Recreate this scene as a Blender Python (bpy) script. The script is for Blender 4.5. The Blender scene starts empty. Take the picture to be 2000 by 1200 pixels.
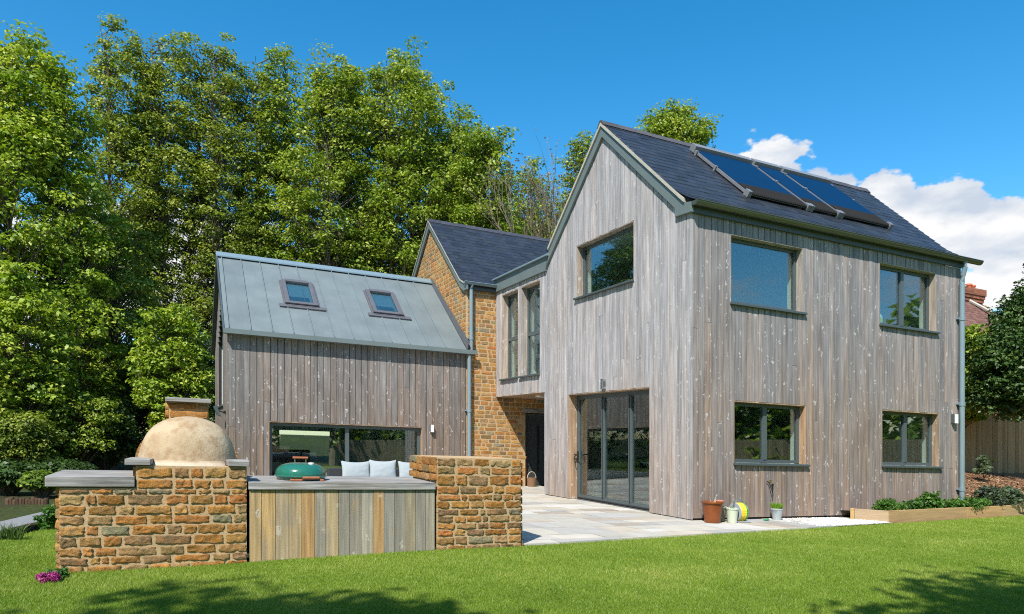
import bpy, math, random
import numpy as np
from mathutils import Vector, noise as mnoise

R = random.Random(7)
NR = np.random.RandomState(11)
PI = math.pi
scene = bpy.context.scene
COL = scene.collection

# ---------------------------------------------------------------- frame of reference
# house coordinates (u along the long facade, v into the plot, z up); all geometry is sheared in height along x to match a tilted image horizon
K = 0.785                      # metres per drawing unit
PHI = 0.43898646
SHEAR = 0.03264668  # height shear per unit of x, built into every vertex; no real slope
F_PX, HOR = 1396.7, 860.85
CX, CY, ZC = 3.38587385, 13.5, 1.3939
dL = (math.cos(PHI), math.sin(PHI)); dG = (-math.sin(PHI), math.cos(PHI))

def W(u, v, z):
    x = CX + u*dL[0] + v*dG[0]; y = CY + u*dL[1] + v*dG[1]
    return Vector((K*x, K*y, K*(z - SHEAR*x)))
def Wn(a):
    a = np.asarray(a, dtype=np.float64)
    x = CX + a[:, 0]*dL[0] + a[:, 1]*dG[0]; y = CY + a[:, 0]*dL[1] + a[:, 1]*dG[1]
    return np.stack([K*x, K*y, K*(a[:, 2] - SHEAR*x)], 1)
def xy2uv(x, y):
    return ((x-CX)*dL[0]+(y-CY)*dL[1], (x-CX)*dG[0]+(y-CY)*dG[1])
def ray_uv(px, D):
    return xy2uv((px-1000)/F_PX*D, D)
def hz(px, py, D):             # height of the point at an image pixel, at distance D
    return ZC - (py - HOR - SHEAR*(px-1000))/F_PX*D

# ---------------------------------------------------------------- node helpers
class NG:
    def __init__(s, nt): s.nt = nt
    def n(s, t, ins=None, **props):
        nd = s.nt.nodes.new(t)
        for k, v in props.items(): setattr(nd, k, v)
        for k, v in (ins or {}).items():
            so = nd.inputs[k]
            if isinstance(v, bpy.types.NodeSocket): s.nt.links.new(v, so)
            else: so.default_value = v
        return nd
    def attr(s, name, out='Vector'): return s.n('ShaderNodeAttribute', attribute_name=name).outputs[out]
    def m(s, op, a, b=0.0, c=None, clamp=False):
        d = {0: a, 1: b}
        if c is not None: d[2] = c
        return s.n('ShaderNodeMath', d, operation=op, use_clamp=clamp).outputs[0]
    def vm(s, op, a, b): return s.n('ShaderNodeVectorMath', {0: a, 1: b}, operation=op).outputs[0]
    def sep(s, v):
        o = s.n('ShaderNodeSeparateXYZ', {0: v}).outputs; return o[0], o[1], o[2]
    def comb(s, x, y, z): return s.n('ShaderNodeCombineXYZ', {0: x, 1: y, 2: z}).outputs[0]
    def noise(s, vec, scale=1.0, detail=4.0, rough=0.55, out='Fac'):
        return s.n('ShaderNodeTexNoise', {'Vector': vec, 'Scale': scale, 'Detail': detail, 'Roughness': rough}).outputs[out]
    def vor(s, vec, scale=1.0, out='Distance', feature='F1'):
        return s.n('ShaderNodeTexVoronoi', {'Vector': vec, 'Scale': scale}, feature=feature).outputs[out]
    def ramp(s, f, stops, interp='LINEAR'):
        nd = s.n('ShaderNodeValToRGB', {0: f}); cr = nd.color_ramp; cr.interpolation = interp
        while len(cr.elements) < len(stops): cr.elements.new(0.5)
        for e, (p, c) in zip(cr.elements, stops):
            e.position = p; e.color = (c, c, c, 1) if isinstance(c, (int, float)) else (*c, 1)
        return nd.outputs[0]
    def mr(s, v, a, b, c=0.0, d=1.0, smooth=False):
        return s.n('ShaderNodeMapRange', {0: v, 1: a, 2: b, 3: c, 4: d}, clamp=True,
                   interpolation_type='SMOOTHSTEP' if smooth else 'LINEAR').outputs[0]
    def mix(s, f, a, b, mode='MIX'):
        nd = s.n('ShaderNodeMix', {0: f}, data_type='RGBA', blend_type=mode)
        for i, v in ((6, a), (7, b)):
            if isinstance(v, bpy.types.NodeSocket): s.nt.links.new(v, nd.inputs[i])
            else: nd.inputs[i].default_value = (*v, 1) if len(v) == 3 else v
        return nd.outputs[2]
    def bump(s, h, strength=0.3, dist=0.02):
        return s.n('ShaderNodeBump', {'Height': h, 'Strength': strength, 'Distance': dist}).outputs[0]
    def bsdf(s, col, rough=0.6, metal=0.0, normal=None, spec=0.5, **kw):
        ins = {'Roughness': rough, 'Metallic': metal, 'Specular IOR Level': spec}
        ins['Base Color'] = (*col, 1) if isinstance(col, tuple) else col
        if normal is not None: ins['Normal'] = normal
        ins.update(kw)
        return s.n('ShaderNodeBsdfPrincipled', ins).outputs[0]
    def out(s, sh): s.n('ShaderNodeOutputMaterial', {'Surface': sh})

def material(name):
    m = bpy.data.materials.new(name); m.use_nodes = True; m.node_tree.nodes.clear()
    return m, NG(m.node_tree)

def plain(name, col, rough=0.5, metal=0.0, var=0.12, scale=6.0, bump=0.0, spec=0.5, coat=0.0):
    m, g = material(name); P = g.attr('P')
    f = g.noise(P, scale, 5)
    c = g.mix(f, tuple(x*(1-var) for x in col), tuple(min(1, x*(1+var)) for x in col))
    nrm = g.bump(g.noise(P, scale*9, 3), bump, 0.01) if bump else None
    g.out(g.bsdf(c, g.mr(f, 0, 1, rough*0.85, min(1, rough*1.15)), metal, nrm, spec, **({'Coat Weight': coat} if coat else {})))
    return m

def cladding_mat(name, grey, brown, zlo, zhi, lift=1.0):
    m, g = material(name); P = g.attr('P'); t = g.attr('tint', 'Color')
    tr, tg, tb = g.sep(t)
    off = g.comb(g.m('MULTIPLY', tb, 37.0), g.m('MULTIPLY', tb, 53.0), g.m('MULTIPLY', tb, 91.0))
    V = g.vm('ADD', P, off)
    grain = g.noise(g.vm('MULTIPLY', V, (24, 24, 0.7)), 1, 5, 0.6)
    fine = g.noise(g.vm('MULTIPLY', V, (95, 95, 2.2)), 1, 4, 0.6)
    x, y, z = g.sep(P)
    zone = g.m('ADD', g.mr(z, zlo, zhi, 0.75, 0.12), g.m('MULTIPLY', g.m('SUBTRACT', g.noise(g.vm('MULTIPLY', P, (0.7, 0.7, 0.3)), 1, 3), 0.5), 1.1))
    zone = g.m('ADD', g.m('ADD', zone, tg), g.m('MULTIPLY', g.m('SUBTRACT', tr, 0.5), 0.5), clamp=True)
    c = g.mix(zone, grey, brown)
    mul = g.m('MULTIPLY', g.mr(tr, 0, 1, 0.78, 1.12), g.mr(grain, 0.28, 0.72, 0.62, 1.30))
    mul = g.m('MULTIPLY', mul, g.mr(fine, 0.3, 0.7, 0.78, 1.16)); mul = g.m('MULTIPLY', mul, g.mr(g.noise(g.vm('MULTIPLY', V, (7, 7, 1.3)), 1, 4), 0.3, 0.7, 0.80, 1.16))
    mul = g.m('MULTIPLY', mul, lift)
    c = g.mix(1.0, c, g.comb(mul, mul, mul), 'MULTIPLY')
    # knots: pale bleached halo, dark heart
    kv = g.vm('ADD', g.vm('MULTIPLY', V, (9.0, 9.0, 4.6)), g.vm('MULTIPLY', g.n('ShaderNodeTexNoise', {'Vector': V, 'Scale': 14.0}).outputs['Color'], (1.5, 1.5, 1.5)))
    kd = g.vor(kv, 1.0); kc = g.sep(g.vor(kv, 1.0, 'Color'))[0]
    gate = g.mr(kc, 0.30, 0.4)
    halo = g.m('MULTIPLY', g.mr(kd, 0.27, 0.06, 0, 0.66, True), gate)
    c = g.mix(halo, c, (0.66, 0.65, 0.64))
    heart = g.m('MULTIPLY', g.mr(kd, 0.07, 0.03, 0, 0.6), gate)
    c = g.mix(heart, c, (0.20, 0.15, 0.115))
    # thin drying checks
    chk = g.mr(g.noise(g.vm('MULTIPLY', V, (60, 60, 1.1)), 1, 2), 0.66, 0.72, 0, 0.45)
    c = g.mix(chk, c, (0.10, 0.085, 0.075))
    nrm = g.bump(g.m('ADD', grain, g.m('MULTIPLY', fine, 0.5)), 0.35, 0.006)
    g.out(g.bsdf(c, 0.75, 0, nrm, 0.25)); return m

M = {}
M['clad_gable'] = cladding_mat('silvered larch', (0.425, 0.412, 0.425), (0.365, 0.29, 0.24), 0.2, 3.2)
M['clad_long'] = cladding_mat('weathered larch', (0.285, 0.266, 0.270), (0.28, 0.20, 0.148), 0.2, 4.4)
M['clad_barn'] = cladding_mat('brown weathered larch', (0.25, 0.24, 0.235), (0.21, 0.155, 0.12), 0.8, 4.6)
M['reveal'] = cladding_mat('sheltered larch', (0.40, 0.31, 0.23), (0.40, 0.25, 0.145), -5, 20)
M['reveal_grey'] = cladding_mat('greyed reveal boards', (0.40, 0.37, 0.34), (0.37, 0.29, 0.22), -5, 20)

def tinted(name, rough=0.75, gscale=(20, 20, 1.0), gamp=0.25, bump=0.3, bscale=40.0, spec=0.3, mottling=0.0, stained=False):
    m, g = material(name); P = g.attr('P'); t = g.attr('tint', 'Color')
    gr = g.noise(g.vm('MULTIPLY', P, gscale), 1, 6, 0.65)
    mul = g.mr(gr, 0.28, 0.72, 1-gamp, 1+gamp)
    c = g.mix(1.0, t, g.comb(mul, mul, mul), 'MULTIPLY')
    if stained:
        st = g.noise(g.vm('MULTIPLY', P, (5, 5, 1.6)), 1, 5, 0.6); c = g.mix(g.mr(st, 0.50, 0.66, 0, 0.6), c, (0.235, 0.215, 0.185)); c = g.mix(g.mr(st, 0.42, 0.34, 0, 0.4), c, (0.37, 0.26, 0.14))
        kd = g.vor(g.vm('ADD', g.vm('MULTIPLY', P, (6.5, 6.5, 3.2)), g.vm('MULTIPLY', g.n('ShaderNodeTexNoise', {'Vector': P, 'Scale': 9.0}).outputs['Color'], (0.8, 0.8, 0.8))), 1.0)
        c = g.mix(g.mr(kd, 0.20, 0.08, 0, 0.75, True), c, (0.50, 0.45, 0.37)); c = g.mix(g.mr(kd, 0.06, 0.03, 0, 0.7), c, (0.13, 0.09, 0.06))
    if mottling:
        n2 = g.noise(P, 11.0, 5, 0.6)
        c = g.mix(g.m('MULTIPLY', g.mr(n2, 0.48, 0.72), mottling*0.7), c, (0.22, 0.19, 0.125))
        n3 = g.noise(P, 5.0, 4, 0.6)
        c = g.mix(g.m('MULTIPLY', g.mr(n3, 0.55, 0.7), mottling), c, (0.40, 0.19, 0.07))
    nrm = g.bump(g.noise(P, bscale, 6, 0.7), bump, 0.02)
    g.out(g.bsdf(c, rough, 0, nrm, spec)); return m
M['stone'] = tinted('ironstone', 0.9, (18, 18, 24), 0.38, 0.9, 34.0, 0.15, 0.55)
M['oak'] = tinted('oiled cedar boards', 0.7, (34, 34, 1.3), 0.42, 0.25, 60.0, 0.25, 0.0, True)
M['paving'] = tinted('sandstone paving', 0.8, (2.2, 2.2, 2.2), 0.13, 0.15, 30.0)
M['slate'] = tinted('blue slate', 0.42, (9, 9, 9), 0.22, 0.12, 30.0, 0.5)
M['old_brick'] = tinted('old red brick', 0.9, (3, 3, 30), 0.35, 0.4, 20.0)
M['fence_wood'] = tinted('fence boards', 0.85, (25, 25, 1.2), 0.25, 0.3, 40.0)
M['bark'] = tinted('bark', 0.9, (14, 14, 3), 0.4, 0.6, 25.0)
M['pebbles'] = tinted('white pebbles', 0.8, (20, 20, 20), 0.1, 0.1, 60.0)

m, g = material('lime mortar'); P = g.attr('P')
f = g.noise(P, 3.0, 5); c = g.mix(f, (0.38, 0.26, 0.135), (0.52, 0.385, 0.235))
g.out(g.bsdf(c, 0.95, 0, g.bump(g.noise(P, 60, 5), 0.5, 0.01), 0.1)); M['mortar'] = m

m, g = material('weathered oak slab'); P = g.attr('P')
gr = g.noise(g.vm('MULTIPLY', P, (1.4, 26, 34)), 1, 6, 0.65); b2 = g.noise(P, 3.0, 4)
c = g.mix(g.mr(gr, 0.30, 0.70), (0.10, 0.097, 0.095), (0.46, 0.45, 0.44)); c = g.mix(g.mr(b2, 0.45, 0.75, 0, 0.5), c, (0.20, 0.165, 0.13))
cr = g.mr(g.noise(g.vm('MULTIPLY', P, (0.9, 9, 15)), 1, 2), 0.66, 0.69, 0, 0.75); c = g.mix(cr, c, (0.05, 0.045, 0.04))
g.out(g.bsdf(c, 0.8, 0, g.bump(gr, 0.5, 0.01), 0.2)); M['slab'] = m

m, g = material('standing seam zinc'); P = g.attr('P'); t = g.attr('tint', 'Color')
f = g.noise(P, 1.4, 5); f2 = g.noise(g.vm('MULTIPLY', P, (9, 1.2, 1.2)), 1, 3)
mul = g.m('ADD', g.mr(f, 0.3, 0.7, 0.92, 1.07), g.mr(f2, 0.3, 0.7, -0.03, 0.03))
c = g.mix(1.0, t, g.comb(mul, mul, mul), 'MULTIPLY')
g.out(g.bsdf(c, g.mr(f, 0.3, 0.7, 0.45, 0.6), 0.15, g.bump(f, 0.06, 0.05), 0.4)); M['zinc'] = m

M['anthracite'] = plain('anthracite paint', (0.075, 0.095, 0.10), 0.35, 0, 0.1)
M['fascia'] = plain('slate grey metal', (0.15, 0.185, 0.185), 0.45, 0.1, 0.12, 2.0)
M['dark_fascia'] = plain('dark grey fascia', (0.06, 0.08, 0.085), 0.5, 0, 0.12, 2.0)
M['gutter'] = plain('galvanised gutter', (0.13, 0.14, 0.11), 0.32, 0.6, 0.15, 3.0)
M['pipe'] = plain('blue grey downpipe', (0.22, 0.30, 0.34), 0.38, 0.25, 0.08, 3.0)
M['flashing'] = plain('lead flashing', (0.125, 0.125, 0.138), 0.5, 0.2, 0.15, 4.0)
M['verge'] = plain('verge mortar', (0.42, 0.40, 0.34), 0.85, 0, 0.25, 5.0, 0.3)
M['membrane'] = plain('black membrane', (0.02, 0.019, 0.018), 0.9)
M['plaster'] = plain('white plaster', (0.78, 0.79, 0.77), 0.8, 0, 0.03)
M['floor'] = plain('dark slate floor', (0.11, 0.105, 0.10), 0.3, 0, 0.12, 3.0)
M['kitchen'] = plain('dark kitchen units', (0.05, 0.06, 0.062), 0.3, 0, 0.1)
M['worktop'] = plain('pale worktop', (0.45, 0.5, 0.48), 0.25)
M['chrome'] = plain('brushed steel', (0.6, 0.61, 0.62), 0.25, 1.0, 0.06)
M['collector_frame'] = plain('mill aluminium', (0.26, 0.27, 0.285), 0.45, 0.4, 0.1)
M['white'] = plain('white enamel', (0.75, 0.75, 0.74), 0.35, 0, 0.03)
M['mint'] = plain('mint ceramic', (0.42, 0.66, 0.56), 0.25)
M['black'] = plain('black plastic', (0.015, 0.015, 0.016), 0.45)
M['rubber'] = plain('black rubber sleeve', (0.012, 0.012, 0.012), 0.75, spec=0.15)
M['terracotta'] = plain('brown glazed terracotta', (0.19, 0.052, 0.012), 0.3, 0, 0.4, 7.0, 0.05, 0.35, 0.12)
M['celadon'] = plain('pale green glaze', (0.48, 0.53, 0.40), 0.4, 0, 0.10, 5.0, 0.05)
M['dullpot'] = plain('mossy clay', (0.24, 0.25, 0.18), 0.8, 0, 0.2, 8.0, 0.2)
M['pinkpot'] = plain('pink clay', (0.50, 0.20, 0.14), 0.75, 0, 0.2, 8.0, 0.1)
M['zincpot'] = plain('zinc pot', (0.40, 0.44, 0.46), 0.5, 0.25, 0.12, 6.0)
M['soil'] = plain('soil', (0.075, 0.05, 0.032), 0.95, 0, 0.5, 30.0, 0.6)
M['yellow'] = plain('yellow hose', (0.78, 0.60, 0.04), 0.4, 0, 0.1)
M['greenplastic'] = plain('green plastic', (0.03, 0.28, 0.10), 0.4)
M['greyplastic'] = plain('grey plastic', (0.33, 0.36, 0.40), 0.45)
M['brass'] = plain('brass', (0.65, 0.45, 0.15), 0.3, 1.0)
M['enamel'] = plain('green enamel', (0.018, 0.135, 0.092), 0.16, 0, 0.08, 3.0, 0.0, 0.6, 0.6)
M['handlewood'] = plain('varnished wood', (0.36, 0.12, 0.05), 0.45, 0, 0.3, 30.0)
M['cushion'] = plain('pale grey canvas', (0.33, 0.37, 0.39), 0.85, 0, 0.08, 8.0, 0.15, 0.2)
M['sofa'] = plain('dark rattan', (0.03, 0.032, 0.035), 0.7, 0, 0.3, 40.0, 0.3)
M['wicker'] = plain('wicker', (0.22, 0.12, 0.06), 0.7, 0, 0.45, 45.0, 0.7)
M['pale_cane'] = plain('pale cane', (0.50, 0.42, 0.32), 0.7)
M['sleeper'] = tinted('new softwood sleeper', 0.8, (1.6, 1.6, 26), 0.22, 0.25, 40.0)
M['bluetube'] = plain('evacuated glass tube', (0.003, 0.015, 0.050), 0.12, 0.0, 0.2, 3.0, 0, 0.8, 1.0)
M['asphalt'] = plain('path asphalt', (0.20, 0.205, 0.21), 0.9, 0, 0.2, 10.0, 0.3)
M['claypot'] = plain('orange clay', (0.50, 0.13, 0.06), 0.8, 0, 0.25, 6.0, 0.1)
M['rooftile'] = tinted('clay roof tile', 0.85, (8, 8, 8), 0.3, 0.4, 20.0)
M['pinkrender'] = plain('pale pink render', (0.58, 0.44, 0.40), 0.9, 0, 0.1, 2.0, 0.1)
M['lampglow'] = plain('opal diffuser', (0.82, 0.82, 0.80), 0.3, 0, 0.02)

m, g = material('oven render'); P = g.attr('P')
f = g.noise(P, 2.6, 6, 0.6); f2 = g.noise(P, 6.0, 5, 0.65)
c = g.mix(g.mr(f, 0.3, 0.7), (0.35, 0.255, 0.155), (0.50, 0.405, 0.275)); c = g.mix(g.mr(f2, 0.50, 0.66, 0, 0.75), c, (0.29, 0.18, 0.09)); c = g.mix(g.mr(g.noise(P, 14, 5, 0.65), 0.58, 0.7, 0, 0.5), c, (0.22, 0.15, 0.09))
c = g.mix(g.mr(g.noise(P, 3.3, 5), 0.60, 0.75, 0, 0.6), c, (0.62, 0.55, 0.44))
cv = g.vor(g.vm('ADD', P, g.vm('MULTIPLY', g.n('ShaderNodeTexNoise', {'Vector': P, 'Scale': 5.0}).outputs['Color'], (0.25, 0.25, 0.25))), 2.2, 'Distance', 'DISTANCE_TO_EDGE')
zz_ = g.sep(P)[2]; c = g.mix(g.m('MULTIPLY', g.mr(zz_, 1.22, 1.02), g.mr(f2, 0.42, 0.6, 0.1, 0.75)), c, (0.27, 0.18, 0.10)); c = g.mix(g.mr(zz_, 1.045, 1.02, 0, 0.7), c, (0.55, 0.47, 0.36)); c = g.mix(g.mr(cv, 0.008, 0.003, 0, 0.12), c, (0.20, 0.13, 0.08))
g.out(g.bsdf(c, 0.9, 0, g.bump(g.m('ADD', f2, g.m('MULTIPLY', g.noise(P, 45, 4), 0.4)), 0.35, 0.03), 0.15)); M['oven'] = m

m, g = material('window glass')
ge = g.n('ShaderNodeNewGeometry').outputs
cs = g.m('ABSOLUTE', g.n('ShaderNodeVectorMath', {0: ge['Normal'], 1: ge['Incoming']}, operation='DOT_PRODUCT').outputs['Value'])
fac = g.m('ADD', g.m('MULTIPLY', g.m('POWER', g.m('SUBTRACT', 1.0, cs), 4.0), 0.8), 0.155, clamp=True)
tr = g.n('ShaderNodeBsdfTransparent', {'Color': (0.80, 0.89, 0.87, 1)}).outputs[0]
gl = g.n('ShaderNodeBsdfGlossy', {'Color': (0.92, 0.97, 1, 1), 'Roughness': 0.015}).outputs[0]
g.out(g.n('ShaderNodeMixShader', {0: fac, 1: tr, 2: gl}).outputs[0]); M['glass'] = m

def leaf_mat(name, cols, trans=0.35, rough=0.5, spec=0.35):
    m, g = material(name); t = g.attr('tint', 'Color'); tr, tg, tb = g.sep(t)
    c = g.ramp(tr, [(i/(len(cols)-1), c) for i, c in enumerate(cols)])
    d = g.bsdf(c, rough, 0, None, spec)
    ct = g.mix(1.0, c, (1.25, 1.35, 0.55), 'MULTIPLY')
    tl = g.n('ShaderNodeBsdfTranslucent', {'Color': ct}).outputs[0]
    g.out(g.n('ShaderNodeMixShader', {0: trans, 1: d, 2: tl}).outputs[0]); return m
M['maple'] = leaf_mat('maple leaves', [(0.095, 0.165, 0.012), (0.23, 0.335, 0.026), (0.45, 0.51, 0.08)], 0.30)
M['sycamore'] = leaf_mat('sycamore leaves', [(0.078, 0.14, 0.016), (0.195, 0.28, 0.028), (0.38, 0.43, 0.075)], 0.30)
M['olive'] = leaf_mat('young olive green leaves', [(0.09, 0.14, 0.018), (0.215, 0.275, 0.036), (0.41, 0.445, 0.09)], 0.30)
M['dark'] = leaf_mat('evergreen leaves', [(0.016, 0.040, 0.009), (0.05, 0.10, 0.02), (0.12, 0.19, 0.05)], 0.18, 0.45, 0.35)
M['herb'] = leaf_mat('herb leaves', [(0.035, 0.10, 0.018), (0.075, 0.18, 0.028), (0.14, 0.26, 0.05)])
M['sage'] = leaf_mat('sage leaves', [(0.05, 0.065, 0.05), (0.10, 0.14, 0.085), (0.16, 0.21, 0.12)])
M['chive'] = leaf_mat('chive blades', [(0.10, 0.22, 0.015), (0.19, 0.34, 0.025), (0.28, 0.42, 0.05)])
M['petal'] = leaf_mat('flower petals', [(0.20, 0.02, 0.14), (0.42, 0.035, 0.27), (0.62, 0.22, 0.42)])
M['twig'] = leaf_mat('brown buds', [(0.16, 0.11, 0.07), (0.24, 0.17, 0.11), (0.30, 0.23, 0.15)], 0.2)
M['grassblade'] = leaf_mat('grass blades', [(0.098, 0.185, 0.016), (0.195, 0.30, 0.032), (0.37, 0.41, 0.10)], 0.3, 0.45)

m, g = material('lawn turf'); P = g.attr('P')
f = g.noise(P, 1.1, 6, 0.6); f2 = g.noise(P, 35, 4)
c = g.mix(g.mr(f, 0.3, 0.7), (0.13, 0.205, 0.014), (0.225, 0.28, 0.04)); c = g.mix(g.m('MULTIPLY', f2, 0.4), c, (0.08, 0.11, 0.02))
g.out(g.bsdf(c, 0.9, 0, g.bump(f2, 0.6, 0.03), 0.1)); M['turf'] = m
m, g = material('woodland floor'); P = g.attr('P')
f = g.noise(P, 0.6, 7, 0.65); c = g.mix(g.mr(f, 0.35, 0.65), (0.045, 0.035, 0.022), (0.05, 0.075, 0.02))
g.out(g.bsdf(c, 0.95, 0, g.bump(g.noise(P, 8, 5), 0.8, 0.1), 0.1)); M['ground'] = m
m, g = material('bark mulch'); P = g.attr('P')
f = g.noise(P, 14, 7, 0.7); c = g.ramp(g.mr(f, 0.3, 0.7), [(0, (0.10, 0.05, 0.025)), (0.5, (0.27, 0.145, 0.075)), (1, (0.44, 0.29, 0.17))])
g.out(g.bsdf(c, 0.95, 0, g.bump(f, 1.0, 0.08), 0.1)); M['mulch'] = m

# ---------------------------------------------------------------- mesh helpers
class MB:
    def __init__(s): s.v = []; s.f = []; s.c = []
    def pts(s, ps):
        b = len(s.v); s.v.extend(tuple(p) for p in ps); return b
    def face(s, ps, col=(1, 1, 1)):
        b = s.pts(ps); s.f.append(tuple(range(b, b+len(ps)))); s.c.append(col)
    def idx(s, base, faces, col=(1, 1, 1)):
        for f in faces: s.f.append(tuple(base+i for i in f)); s.c.append(col)
    def hexa(s, p, col=(1, 1, 1)):   # p0-3 bottom loop, p4-7 top loop
        b = s.pts(p); s.idx(b, [(3, 2, 1, 0), (4, 5, 6, 7), (0, 1, 5, 4), (1, 2, 6, 5), (2, 3, 7, 6), (3, 0, 4, 7)], col)
    def box(s, u0, u1, v0, v1, z0, z1, col=(1, 1, 1)):
        s.hexa([(u0, v0, z0), (u1, v0, z0), (u1, v1, z0), (u0, v1, z0), (u0, v0, z1), (u1, v0, z1), (u1, v1, z1), (u0, v1, z1)], col)
    def prism(s, poly, ext, col=(1, 1, 1)):
        n = len(poly); b = s.pts(poly); s.pts([tuple(a+e for a, e in zip(p, ext)) for p in poly])
        s.idx(b, [tuple(range(n-1, -1, -1)), tuple(range(n, 2*n))] + [(i, (i+1) % n, n+(i+1) % n, n+i) for i in range(n)], col)
    def tube(s, path, r, n=8, col=(1, 1, 1), cap=True):
        path = [Vector(p) for p in path]; rs = r if isinstance(r, (list, tuple)) else [r]*len(path)
        b = len(s.v); up = Vector((0, 0, 1))
        for i, p in enumerate(path):
            d = (path[min(i+1, len(path)-1)] - path[max(i-1, 0)]).normalized()
            a = up.cross(d)
            if a.length < 0.05: a = Vector((1, 0, 0)).cross(d)
            a.normalize(); c = d.cross(a)
            for k in range(n):
                q = p + (a*math.cos(2*PI*k/n) + c*math.sin(2*PI*k/n))*rs[i]; s.v.append(tuple(q))
        for i in range(len(path)-1):
            s.idx(b+i*n, [(k, (k+1) % n, n+(k+1) % n, n+k) for k in range(n)], col)
        if cap:
            s.idx(b, [tuple(range(n-1, -1, -1))], col); s.idx(b+(len(path)-1)*n, [tuple(range(n))], col)
    def lathe(s, prof, c, n=32, col=(1, 1, 1), ell=(1, 1), axis='z'):
        b = len(s.v)
        for r, h in prof:
            for k in range(n):
                a = 2*PI*k/n; q = (r*math.cos(a)*ell[0], r*math.sin(a)*ell[1], h)
                if axis == 'u': q = (q[2], q[0], q[1])
                if axis == 'v': q = (q[0], q[2], q[1])
                s.v.append((c[0]+q[0], c[1]+q[1], c[2]+q[2]))
        for i in range(len(prof)-1):
            s.idx(b+i*n, [(k, (k+1) % n, n+(k+1) % n, n+k) for k in range(n)], col)
    def build(s, name, mat, parent=None, smooth=False, bevel=0, base=None, sharp=35):
        return make_mesh(name, np.array(s.v), s.f, np.array(s.c, dtype=np.float32), mat, parent, smooth, bevel, base, sharp)

def finish(o, parent, base):
    COL.objects.link(o)
    if parent is not None: o.parent = parent
    return o
def origin_of(parent, base):
    if parent is None: return W(*base) if base is not None else Vector((0, 0, 0))
    o = Vector(parent.location); p = parent.parent
    while p is not None: o = o + p.location; p = p.parent
    return o
def make_mesh(name, v, f, c, mat, parent=None, smooth=False, bevel=0, base=None, sharp=35):
    if base is None and parent is None: base = (float(v[:, 0].mean()), float(v[:, 1].mean()), float(v[:, 2].min()))
    org = origin_of(parent, base)
    me = bpy.data.meshes.new(name)
    wv = Wn(v) - np.array(org)
    me.from_pydata(wv.tolist(), [], f)
    a = me.attributes.new('P', 'FLOAT_VECTOR', 'POINT'); a.data.foreach_set('vector', np.asarray(v, dtype=np.float32).ravel())
    a = me.attributes.new('tint', 'FLOAT_COLOR', 'FACE')
    cc = np.ones((len(f), 4), dtype=np.float32); cc[:, :3] = np.asarray(c, dtype=np.float32)[:, :3]; a.data.foreach_set('color', cc.ravel())
    me.materials.append(M[mat] if isinstance(mat, str) else mat)
    if smooth:
        me.polygons.foreach_set('use_smooth', [True]*len(f)); me.set_sharp_from_angle(angle=math.radians(sharp))
    me.update()
    o = bpy.data.objects.new(name, me)
    if parent is None: o.location = org
    if bevel:
        b = o.modifiers.new('bevel', 'BEVEL'); b.width = bevel; b.segments = 2; b.limit_method = 'ANGLE'; b.angle_limit = math.radians(40)
    return finish(o, parent, base)
def fast_mesh(name, v, k, c, mat, parent=None, base=None):   # v: (n*k,3) soup of k-gons
    n = len(v)//k
    org = origin_of(parent, base); me = bpy.data.meshes.new(name)
    wv = (Wn(v) - np.array(org)).astype(np.float32)
    me.vertices.add(n*k); me.vertices.foreach_set('co', wv.ravel())
    me.loops.add(n*k); me.loops.foreach_set('vertex_index', np.arange(n*k, dtype=np.int32))
    me.polygons.add(n); me.polygons.foreach_set('loop_start', np.arange(0, n*k, k, dtype=np.int32)); 
    a = me.attributes.new('tint', 'FLOAT_COLOR', 'FACE'); cc = np.ones((n, 4), dtype=np.float32); cc[:, :3] = c; a.data.foreach_set('color', cc.ravel())
    me.materials.append(M[mat]); me.update(calc_edges=True)
    o = bpy.data.objects.new(name, me)
    if parent is None: o.location = org
    return finish(o, parent, base)
def thing(name, label, cat, base, group=None):
    o = bpy.data.objects.new(name, None); COL.objects.link(o); o.location = W(*base); o.empty_display_size = 0.3
    return tag(o, label, cat, group)
def tag(o, label, cat, group=None):
    o['label'] = label; o['category'] = cat
    if group: o['group'] = group
    return o
def structure(o): o['kind'] = 'structure'; return o

def pt(axis, a, d, z, face): return (a, face+d, z) if axis == 'u' else (face+d, a, z)

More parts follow.
